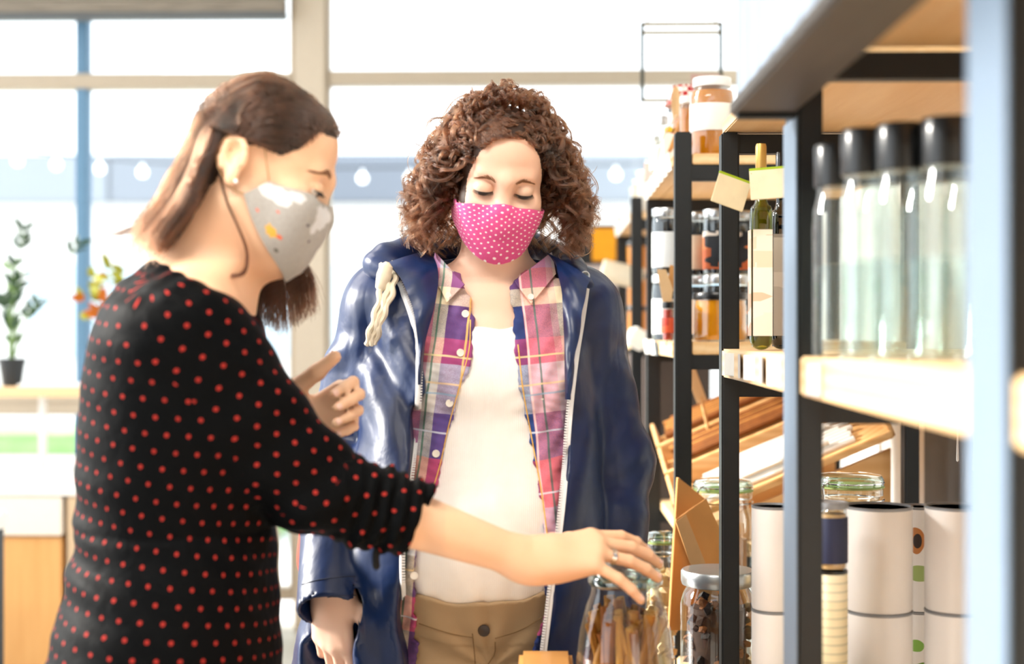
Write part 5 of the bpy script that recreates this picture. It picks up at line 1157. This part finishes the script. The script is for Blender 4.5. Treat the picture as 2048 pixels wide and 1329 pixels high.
# ---- goods on the near unit: oil bottles with a hang tag
def oil(px, y, lab, label, w, tagged):
    c = on(px, y, ZNM); o = root('oil_bottle', label, 'bottle', c, 'oil bottles on the near unit'); R_ = Rz(.5)
    S = Field().add(loft([(c[2], c[0], c[1], w, w), (c[2]+.01, c[0], c[1], w*1.02, w*1.02), (c[2]+.20, c[0], c[1], w*1.02, w*1.02), (c[2]+.222, c[0], c[1], w*.7, w*.7), (c[2]+.240, c[0], c[1], w*.46, w*.46), (c[2]+.30, c[0], c[1], w*.44, w*.44)], 4), .01)
    v, f = S.mesh(c-.05, c+(.05, .05, .33), .004); mk('glass', v, f, M_green if tagged else glass('dark bottle glass', (.16, .17, .15), .6, .02, .1), o)
    MB().lathe([(0, 0), (w*.85, .001), (w*.86, .195), (w*.5, .22), (w*.3, .235), (0, .235)], c+(0, 0, .004), 16).build('oil', syrup('olive oil', '8a7a10', 'a8930f') if tagged else plain('dark vinegar', '16110d', .1), o)
    for nx, ny in ((-1, 0), (0, -1)): MB().box(c+(-(w+.0016) if nx else -w*.9, -(w+.0016) if ny else -w*.9, .022), c+(-(w+.0006) if nx else w*.9, -(w+.0006) if ny else w*.9, .185)).build('label', lab, o)
    MB().lathe([(w*.50, .272), (w*.52, .274), (w*.52, .314), (w*.44, .318), (0, .318)], c, 20).build('cap', M_gold if tagged else M_lidb, o)
    return o, c
lbl = printed('cream oil label', 'f7f2e8', ['f3ead8', 'efdcc4', 'f4ecdf', 'e6c7ae'], 3)

o1, c = oil(1522, 2.20, lbl, 'square olive oil bottle with cream label, gold cap and folded hang tag', .0165, True)
k = NT('hang tag card'); v = k.coord(); sx = k.node('ShaderNodeSeparateXYZ', i_0=v); n = k.noise(v, 30, 3)
M_tag = plain('cream hang tag', 'ece3c4', .6, .08, scale=40); M_lime = plain('lime edge', 'a3c020', .6)
t = at(1502, 372, 2.14); tg = o1
for q, R_ in (((-.030, 0, -.008), Ry(.30)@Rz(.35)), ((.026, -.004, .004), Ry(-.06)@Rz(-.2))):
    MB().box(t+q+(-.028, -.001, -.024), t+q+(.028, .001, .022), .001, R_).build('hang_tag', M_tag, tg); m = MB().box((-.028, -.0012, .0195), (.028, .0012, .0235), .0005); W = np.concatenate(m.V); m.V = [W@R_.T+t+q]; m.build('tag_edge', M_lime, tg)
MB().tube(spline([t+(0, 0, .018), t+(.02, .02, .03), c+(0, -.0085, .262)], 10), .001, 5).build('string', plain('jute string', 'b59462', .9), tg)
o2, c2 = oil(1562, 2.30, printed('grey oil label', 'b9b4ac', ['cfcac2', '8f8a83'], 5), 'dark vinegar bottle with black cap behind the olive oil bottle', .0165, False)
# tall clear bottles with black lids
g = 'tall clear bottles with black lids'
for i, (px, y, r_, w) in enumerate(((1672, 1.62, .026, 'first from the dark post'), (1730, 1.50, .026, 'second from the dark post'), (1802, 1.46, .027, 'third from the dark post'), (1896, 1.42, .028, 'fourth from the dark post, nearest the bright post'),
        (1760, 1.60, .024, 'in the back row behind the second one'), (1850, 1.58, .026, 'in the back row behind the third one'), (1935, 1.55, .026, 'in the back row behind the bright post'))):
    c = on(px, y, ZNM); o = root('glass_bottle', 'tall clear bottle with black lid, '+w, 'bottle', c, g); r = r_
    MB().lathe([(r*.9, 0), (r, .005), (r, .150), (r*.96, .165), (r*.80, .182), (r*.80, .205)], c, 26).build('glass', M_clear, o); MB().lathe([(0, .004), (r*.88, .005), (r*.93, .010), (r*.93, .104), (0, .104)], c, 24).build('contents', glass('clear syrup', (.90, .93, .93), .35, .05, .06), o)
    MB().lathe([(r*.93, .192), (r*.95, .194), (r*.95, .236), (r*.90, .240), (0, .240)], c, 26).build('lid', M_lidb, o)
# row of white canisters on the overhanging tray
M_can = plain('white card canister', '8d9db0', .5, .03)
NCAN = 13
for i in range(NCAN):
    y = 1.69-.080*i; x = .2685; c = np.array((x, y, HT+.0185)); ordn = ['first', 'second', 'third', 'fourth', 'fifth', 'sixth', 'seventh', 'eighth', 'ninth', 'tenth', 'eleventh', 'twelfth', 'thirteenth', 'fourteenth', 'fifteenth', 'sixteenth', 'seventeenth'][i]
    o = root('canister', 'white canister on the dark overhanging tray, %s from its far end' % ordn, 'canister', c, 'white canisters on the overhanging tray')
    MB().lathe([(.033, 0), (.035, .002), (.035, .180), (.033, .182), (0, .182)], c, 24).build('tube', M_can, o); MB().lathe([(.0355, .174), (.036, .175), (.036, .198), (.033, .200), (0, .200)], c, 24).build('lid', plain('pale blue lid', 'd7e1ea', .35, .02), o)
# price cards on the shelf fronts
ORD = 'first second third fourth fifth sixth seventh eighth ninth tenth eleventh twelfth thirteenth'.split()
def cards(n, y0, y1, x, z, h, w, label, grp, tilt_=.0, mats_=None):
    for i in range(n):
        y = y0+(y1-y0)*(i+.5)/n; c = np.array((x, y, z)); q = MB().box(c-(.0012, w/2, h/2), c+(.0012, w/2, h/2), .0004, Ry(tilt_)@Rz(.12*(-1)**i)).build('price_card', (mats_ or [M_label])[i % len(mats_ or [M_label])])
        tag(q, label if n == 1 else '%s, %s from its near end' % (label, ORD[i]), 'card', grp)
cards(13, 2.92, 3.60, XF-.006, 1.600, .036, .034, 'white price card on the honey shelf front', 'price cards on the honey shelf', -.15)
cards(9, 4.30, 4.98, XF-.006, 1.600, .036, .05, 'white price card on the farthest top shelf', 'price cards on the farthest unit', -.15)
cards(3, 3.30, 3.60, XF-.006, 1.214, .036, .055, 'white price card clipped under the spice jars', 'price cards under the spice jars', -.12)
cards(1, 3.22, 3.28, XF-.007, 1.212, .032, .03, 'black price clip between the cards under the spice jars', 'black price clips', -.12, [M_lidb])
cards(5, 1.80, 2.34, XN-.003, 1.198, .036, .06, 'pale price card below the oil bottles', 'price cards below the oil bottles', 0, [plain('pale card', 'e4e2dd', .6), plain('grey card', 'b9bcc2', .6)])
cards(1, 1.55, 1.62, XN-.003, 1.197, .036, .05, 'grey price card on the thick pine shelf beside the dark post', 'grey price cards', 0, [plain('grey card', 'b9bcc2', .6)])
# lower shelf: cinnamon jar on the table, second jar, bags, clip jars, tins
def rods(o, n, c, r, h, mats_, rr=(.004, .0065), seed=1, lo=.006):
    g_ = random.Random(seed)
    for i in range(n):
        a = g_.uniform(0, 6.28); q = g_.uniform(0, .72)*r; tl = g_.uniform(-.5, .5); az_ = g_.uniform(0, 6.28); d = nrm((math.sin(tl)*math.cos(az_), math.sin(tl)*math.sin(az_), math.cos(tl)))
        L_ = g_.uniform(.6, 1.0)*h; m = np.array(c)+(q*math.cos(a), q*math.sin(a), lo+h*g_.uniform(.42, .56)); A, B = m-d*L_/2, m+d*L_/2
        for P_ in (A, B):
            v = P_-c; rad = math.hypot(v[0], v[1])
            if rad > r*.84: v[:2] *= r*.84/rad
            v[2] = min(max(v[2], lo), h+lo+.02); P_[:] = c+v
        rad = g_.uniform(*rr); MB().tube([A, A*.6+B*.4+(0, .001, 0), B], rad, 10).build('cinnamon_piece', mats_[i % len(mats_)], o)
c = on(1250, 1.985, ZTB); o = root('cinnamon_jar', 'round clear glass jar of cinnamon sticks under the reaching hand', 'jar', c); CJ = c
pr = [(.050, 0), (.060, .004), (.0665, .02), (.068, .06), (.0675, .095), (.063, .135), (.0545, .168), (.049, .183), (.0475, .190), (.0475, .195), (.050, .198)]
MB().lathe(pr, c, 44).build('glass', M_jar, o); MB().lathe([(.0505, .197), (.0525, .200), (.0525, .207), (.0505, .210), (.046, .2095)], c, 36).build('rim', M_rim, o)
MB().lathe([(.045, .204), (.0485, .2105), (.0495, .217), (.0485, .223), (.044, .2255), (.040, .2315), (.03, .2335), (0, .234)], c, 36).build('lid', M_rim, o)
rods(o, 120, c, .064, .165, [plain('golden cinnamon', 'a06a22', .6, .25, scale=40), M_cin, plain('tan cinnamon', 'c08a3c', .6, .2, scale=40)], (.0048, .0085), 4)
MB().box(c+(.048, -.052, .03), c+(.066, -.046, .085), .001, Rz(.75)).build('label', plain('black tag', '16171a', .5), o)
M_bark = plain('dark dried fruit', '4a2c18', .7, .35, scale=60); M_bark2 = plain('rust dried fruit', '8a5222', .7, .3, scale=60)
def chunks(o, n, c, r, h, mats_, seed=2, s_=(.006, .011), nm='dried_piece'):
    g_ = random.Random(seed); base_ = None
    for i in range(n):
        a = g_.uniform(0, 6.28); q = r*math.sqrt(g_.uniform(.25, 1)); p = np.array(c)+(q*math.cos(a), q*math.sin(a), g_.uniform(.01, h)); k_ = g_.uniform(*s_)
        bm = bmesh.new(); bmesh.ops.create_icosphere(bm, subdivisions=1, radius=1); V_ = np.array([v.co for v in bm.verts]); F_ = [[v.index for v in f.verts] for f in bm.faces]; bm.free()
        V_ = V_*np.array((1, .75, .55))*(1+.35*np.sin(V_@np.array((3.1, 4.7, 2.3))+i)[:, None])@Rz(a).T@Rx(g_.uniform(0, 3)).T*k_+p
        mk(nm, V_, F_, mats_[i % len(mats_)], o, smooth=False)
c = on(1436, 2.545, ZL); o = root('dried_fruit_jar', 'glass jar of dark dried fruit behind the thin black post', 'jar', c)
h = az(1135, 2.545)-ZL
MB().lathe([(.055, 0), (.064, .004), (.067, .012), (.067, h-.064), (.062, h-.044), (.056, h-.034), (.056, h-.021)], c, 36).build('glass', M_jar, o); MB().lathe([(.057, h-.031), (.064, h-.029), (.066, h-.023), (.066, h-.007), (.063, h-.003), (.05, h-.001), (0, h)], c, 36).build('lid', plain('dull steel lid', 'a9adaf', .3, .05, .8), o)
chunks(o, 150, c, .055, h-.055, [M_bark, M_bark2, plain('black dried fruit', '2a1a10', .7, .3)], 5, (.009, .015)); MB().lathe([(0, .006), (.05, .006), (.05, h-.07), (0, h-.068)], c, 18).build('inner_pieces', M_bark, o)
def clipjar(label, px, y, r, top, fill, seed):
    c = on(px, y, ZL); h = az(top, y)-ZL; o = root('clip_jar', label, 'jar', c, 'clip top jars on the lower boards')
    MB().lathe([(r*.9, 0), (r, .006), (r, h-.085), (r*.95, h-.066), (r*.86, h-.055), (r*.86, h-.04), (r*.98, h-.037), (r*.98, h-.026), (r*.9, h-.022)], c, 40).build('glass', M_jar, o)
    MB().lathe([(r*.9, h-.022), (r*1.0, h-.020), (r*1.0, h-.010), (r*.93, h-.003), (r*.6, h), (0, h)], c, 40).build('lid', M_rim, o)
    MB().lathe([(r*.97, h-.0245), (r*1.02, h-.0235), (r*1.02, h-.0215), (r*.97, h-.0205)], c, 36).build('seal', plain('green rubber seal', '8fa05c', .6), o)
    for zc_ in (h-.045, h-.015): 
        T = np.linspace(0, 2*math.pi, 40); MB().tube([c+(r*1.0*math.cos(a), r*1.0*math.sin(a), zc_) for a in T], .0016, 6).build('wire', M_silver, o)
    d = np.array((-.75, -.66, 0)); MB().tube(spline([c+d*r+(0, 0, h-.012), c+d*(r+.014)+(0, 0, h-.02), c+d*(r+.012)+(0, 0, h-.045), c+d*(r+.02)+(0, 0, h-.075), c+d*(r+.006)+(0, 0, h-.09)], 20), .0022, 6).build('clasp', M_silver, o)
    chunks(o, 90, c, r*.82, h*.72, fill, seed, (.010, .016), 'nut'); MB().lathe([(0, .006), (r*.8, .006), (r*.8, h*.68), (0, h*.69)], c, 18).build('inner_nuts', fill[0], o)
    return o
M_nut = plain('cashew', 'd9b07a', .5, .15); M_nut2 = plain('almond', 'b9834a', .55, .2)
clipjar('clip top glass jar with green seal behind the paper bags', 1446, 2.79, .058, 957, [M_nut2, plain('oat', 'd8bd8f', .7)], 8)
clipjar('clip top glass jar with wire clasp behind the white tins', 1698, 2.52, .060, 946, [M_nut, M_nut2], 9)
clipjar('small clip top jar half hidden by the dark sleeve and paper bag', 1322, 2.76, .026, 1062, [plain('oat', 'd8bd8f', .7), M_nut], 10)
# paper bags with pinked tops
def bag(label, quad, y, dy, seed, flapm=None):
    """quad: pixel corners top-left, top-right, bottom-right, bottom-left"""
    P4 = [at(a, b, y+k_) for (a, b), k_ in zip(quad, (0, dy, dy, 0))]; n = 40; m = 10; o = root('paper_bag', label, 'bag', np.array([*(P4[2]+P4[3])[:2]/2, P4[2][2]]), 'paper bags between the shelving units')
    for side, off_ in ((0, 0.), (1, .022)):
        G = []
        for i in range(n):
            u = i/(n-1); row = []
            for j in range(m):
                v = j/(m-1); p = (P4[0]*(1-u)+P4[1]*u)*(1-v)+(P4[3]*(1-u)+P4[2]*u)*v
                if j == 0: p = p+np.array((0, 0, .0035*(i % 2)))
                p = p+np.array((0, (off_*math.sin(math.pi*u)*(.25+.75*v)*(1 if side else -1))+.004*math.sin(u*9+seed)*v+(.006*v if side else 0), 0)); row.append(p)
            G.append(row)
        MB().grid(G, .0008).build('paper', M_kraft, o)
    Q = [P4[0]*(1-t)+P4[3]*t for t in (0, .33, .66, 1)]; G = [[a, a+np.array((.004, .012, 0)), a+np.array((0, .026, 0))] for a in Q]; MB().grid(G, .0008).build('gusset', M_kraft, o)
    return o, P4
ob, P4 = bag('tall brown paper bag with pinked edge, the left of two', [(1356, 958), (1412, 1002), (1420, 1262), (1338, 1262)], 2.685, .01, 0)
ob, P4 = bag('tilted brown paper bag with pinked edge and pale folded side, in front of another', [(1352, 1042), (1412, 1000), (1530, 1250), (1440, 1290)], 2.645, .01, 2)
G = [[at(1352+(1418-1352)*t, 1044+(1240-1044)*t, 2.638), at(1372+(1450-1372)*t, 1030+(1225-1030)*t, 2.635)] for t in np.linspace(0, 1, 8)]; MB().grid(G, .0008).build('folded_side', plain('pale kraft fold', 'dcae78', .7, .06), ob)
# tins
M_tin = plain('white tin label', 'ebe7e4', .5, .05, scale=12); M_tinlid = plain('grey tin lid', '8d8f93', .45, .06, .3)
def tin(label, px, y, z, r, h, mat, grp='tins on the lower shelf', lid=M_tinlid, nm='tin'):
    c = on(px, y, z); o = root(nm, label, 'tin', c, grp); MB().lathe([(r*.97, 0), (r, .003), (r, h-.005), (r*.985, h-.003), (0, h-.003)], c, 32).build('body', mat, o)
    MB().lathe([(r*.985, h-.004), (r*1.01, h-.003), (r*1.01, h), (r*.95, h), (r*.93, h-.003), (0, h-.003)], c, 32).build('rim', lid, o); return o
def art(name, sp):                                     # white tin print with painted fruit and leaves
    k = NT(name); v = k.coord(); n = k.noise(v, 22, 2); col = k.mix(k.noise(v, 12, 3), rgb('e4e0dc'), rgb('f1eeeb')); sx = k.node('ShaderNodeSeparateXYZ', i_0=v)
    for (cx_, cz_, rx_, rz_, c_) in sp:
        a = k.math('POWER', k.math('DIVIDE', k.math('SUBTRACT', sx.outputs[0], cx_), rx_), 2); b = k.math('POWER', k.math('DIVIDE', k.math('SUBTRACT', sx.outputs[2], cz_), rz_), 2)
        d = k.math('ADD', k.math('ADD', a, b), k.math('MULTIPLY', k.math('SUBTRACT', n, .5), 2.)); col = k.mix(k.math('LESS_THAN', d, 1.), col, rgb(c_))
    k.set(Base_Color=col, Roughness=.5); return k.m
rows_ = [(1548, 2.12, .033, 'beside the thin black post', M_tin), (1756, 2.08, .049, 'wide and plain, in front of the clip jar', M_tin), (1912, 2.06, .044, 'nearest the bright post', M_tin), (1838, 2.26, .030, 'with painted fruit, squeezed between the plain ones', None)]
A1 = art('fruit print a', [(-.012, .11, .012, .02, 'b9763a'), (-.010, .11, .006, .011, '2a1a12'), (-.006, .06, .016, .012, '9ab06a')]); A2 = art('fruit print b', [(.0, .115, .02, .018, '5d8f2e'), (-.012, .16, .012, .010, '7fae4a'), (.004, .07, .016, .014, 'b9702e'), (.0, .03, .014, .02, '2e3a5e')])
for px, y, r_, nm, m_ in rows_:
    h0 = az(1215, y)-ZL; h1 = az(1010, y)-az(1215, y)
    tin('tall white tin, %s, under a second tin' % nm, px, y, ZL, r_, h0-.001, m_ or A2); tin('white tin stacked on another, %s' % nm, px, y, ZL+h0, r_, h1, m_ or A1)
k = NT('cream and green paper label'); v = k.coord(); sx = k.node('ShaderNodeSeparateXYZ', i_0=v); st_ = k.math('SINE', k.math('MULTIPLY', sx.outputs[2], 520)); f = k.node('ShaderNodeMapRange', i_From_Min=0., i_From_Max=.3, i_0=sx.outputs[2]).outputs[0]
col = k.ramp(f, [(0, '5d8a6c'), (.50, '6f9a7a'), (.56, 'e9dcb6'), (.93, 'efe4c4')], 'CONSTANT'); k.set(Base_Color=k.mix(k.math('MULTIPLY', k.math('GREATER_THAN', st_, .6), .25), col, rgb('39604a')), Roughness=.6)
y = 1.98; h0 = az(1138, y)-ZL; tin('canister with cream and green label and dark lid beside the wide white tin', 1660, y, ZL, .024, h0, k.m, 'canisters beside the wide white tin', M_lidb, 'canister')
jar('nut_jar', 'cashew jar with navy and white label standing on the cream canister', 'jar', on(1660, y, ZL+h0+.0005), .0235, az(1003, y)-ZL-h0, M_nut, M_tinlid, printed('navy label', '1c2444', ['e6e2dc', '1c2444'], 6), .008, .92, .9, None, (.12, .85))
p = on(1893, 1.80, ZL); o = root('flyer_box', 'white box with sloping printed lid in front of the tins', 'box', p)
MB().prism([(-.06, 0), (.05, 0), (.05, .214), (-.06, .176)], -.05, .05, Rx(math.pi/2), p).build('box', plain('white carton', 'eceae8', .5), o, smooth=False)
for a, b, c_, w in (((-.028, .2035), (.002, .2165), 'd9503f', .004), ((-.012, .1935), (.03, .2065), '27315c', .008)):
    d = np.array((b[0]-a[0], 0, b[1]-a[1])); m = MB().box((-.5*np.linalg.norm(d), -.0005, -w/2), (.5*np.linalg.norm(d), .0005, w/2), 0); W = np.concatenate(m.V); m.V = [W@Ry(-math.atan2(d[2], d[0])).T+p+np.array(((a[0]+b[0])/2, -.0506, (a[1]+b[1])/2-.02))]; m.build('print', plain('ink '+c_, c_, .6), o, smooth=False)
# thin hanging white strips before the grey panel
for i, (px, py0, py1) in enumerate(((1915, 840, 924), (1947, 840, 943), (1970, 850, 958))):
    A, B = at(px, py0-60, 2.30), at(px, py1, 2.30); q = MB().tube([A, A*.4+B*.6, B*.98+A*.02, B], [.0006, .0012, .0022, .0008], 8).build('hanging_spoon', plain('white plastic', 'f1f2f4', .3)); tag(q, 'thin white plastic stirrer hanging before the grey panel, %s from the white tins' % ('first', 'second', 'third')[i], 'stirrer', 'hanging stirrers')
# ---- back corner: metal frame, yellow cabinet, rolls
yf = 4.1; r = root('wire_rack', 'thin black metal rack hanging before the right window', 'frame', at(1360, 205, yf))
x0, x1, z0, z1 = ax(1281, yf), ax(1445, yf), az(205, yf), az(46, yf); w = .005
for lo_, hi_, nm in (((x0, z0), (x0+2*w, z1), 'upright'), ((x1-2*w, z0), (x1, z1), 'upright'), ((x0, z0), (x1, z0+2*w), 'rail'), ((x0, z1-2*w), (x1, z1), 'rail'), ((x0, az(70, yf)), (x1, az(70, yf)+2*w), 'rail')): MB().box((lo_[0], yf-w, lo_[1]), (hi_[0], yf+w, hi_[1]), .001).build(nm, plain('dark green steel', '23302c', .4) if nm == 'upright' else plain('brass edge', '8a7a52', .4), r)
for x in (x0+.02, x1-.02): MB().tube([(x, yf, z1), (x, yf, 2.86)], .002, 6).build('cable', M_black, r)
yc = 5.35; r = root('yellow_cabinet', 'black cabinet with yellow orange panels beyond the shelving', 'cabinet', (ax(1240, yc), yc+.2, 0))
MB().box((ax(1140, yc), yc, 0), (ax(1330, yc), yc+.35, az(450, yc)), .004).build('carcass', M_black, r)
for a, b in ((1184, 1232), (1250, 1290), (1294, 1326)): MB().box((ax(a, yc), yc-.012, az(523, yc)), (ax(b, yc), yc, az(457, yc)), .003).build('panel', plain('yellow orange panel', 'e9a012', .5, .06), r)
MB().box((ax(1142, yc), yc-.010, .08), (ax(1328, yc), yc, az(530, yc)), .003).build('lower_panel', plain('mauve grey panel', 'b7aaa8', .6, .06), r)
c = at(1238, 548, 4.35); o = root('paper_roll', 'cream paper roll sticking out of the farthest shelving unit', 'roll', c); MB().lathe([(.030, -.075), (.034, -.07), (.034, .05), (.030, .055), (0, .055)], c, 24, Ry(-1.35)).build('roll', plain('cream paper', 'eadfc8', .7), o)
c = at(1274, 678, 4.12); o = root('paper_bundle', 'white paper bundle jutting from the farthest unit middle shelf', 'bundle', c); MB().box(c+(-.028, -.09, -.028), c+(.03, .09, .028), .008, Ry(.5)).build('bundle', plain('white paper', 'ece9e2', .7, .1), o)
r = root('end_panel', 'dark brown panel closing the back of the farthest unit', 'panel', (.5, 4.2, 0)); MB().box((XF+.03, 4.12, 0), (XF+.22, 4.15, 1.19), .003).build('panel', plain('dark brown board', '3a2f28', .7), r)
for i, (px, z, col) in enumerate(((1268, 1.2305, 'd98a1c'), (1281, 1.2305, 'c9762a'))):
    for lev in range(3): jar('preserve_jar', 'orange jar in the farthest unit, %s stack, %s' % (('first', 'second')[i], ('lowest', 'middle', 'topmost')[lev]), 'jar', on(px+6, 4.4+.2*i, z+.1*lev), .03, .098, plain('orange preserve %d' % i, col, .3), M_lidb, None, .012, .95, 1., 'orange jars in the farthest unit', glassy=False)
# ---- bag carried on the shoulder of the woman in the raincoat
r = root('shoulder_bag', 'canvas bag with cream knotted cord strap worn under the navy raincoat', 'bag', (ax(640, 2.52), 2.52, .80)); M_cord2 = plain('cream cord', 'e4d8c0', .85, .12, scale=90)
S = Field().add(loft([(.80, ax(722, 2.52), 2.56, .10, .05), (.84, ax(722, 2.52), 2.56, .12, .06), (1.0, ax(725, 2.52), 2.56, .11, .055), (1.08, ax(640, 2.52), 2.56, .09, .03)], 3), .01); v, f = S.mesh((ax(722, 2.52)-.2, 2.4, .74), (ax(722, 2.52)+.2, 2.7, 1.14), .01); mk('pouch', v, f, plain('red canvas', 'b9402f', .8, .1), r)
for j, (ox, ph) in enumerate(((-.004, 0), (.003, 2), (.009, 4))):
    P = spline(np.array([at(738, 690, 2.20)+(ox, 0, 0), at(752, 640, 2.185)+(ox, 0, 0), at(768, 585, 2.19)+(ox*1.4, 0, 0), at(772, 545, 2.215)+(ox*1.5, 0, 0), at(770, 524, 2.27)+(ox, 0, 0), at(760, 560, 2.42)+(ox, 0, 0), at(680, 760, 2.50)+(ox, 0, 0), (ax(640, 2.52)+ox, 2.53, 1.06)]), 90); t = np.linspace(0, 60, 90); P = P+np.stack([np.sin(t+ph)*.002, np.cos(t+ph)*.002, 0*t], 1); MB().tube(P, .0048, 7).build('cord', M_cord2, r)
c = at(768, 552, 2.196); MB().lathe([(.003, -.026), (.009, -.02), (.012, 0), (.010, .016), (.003, .022)], c, 16, Ry(.25)).build('knot', M_cord2, r)
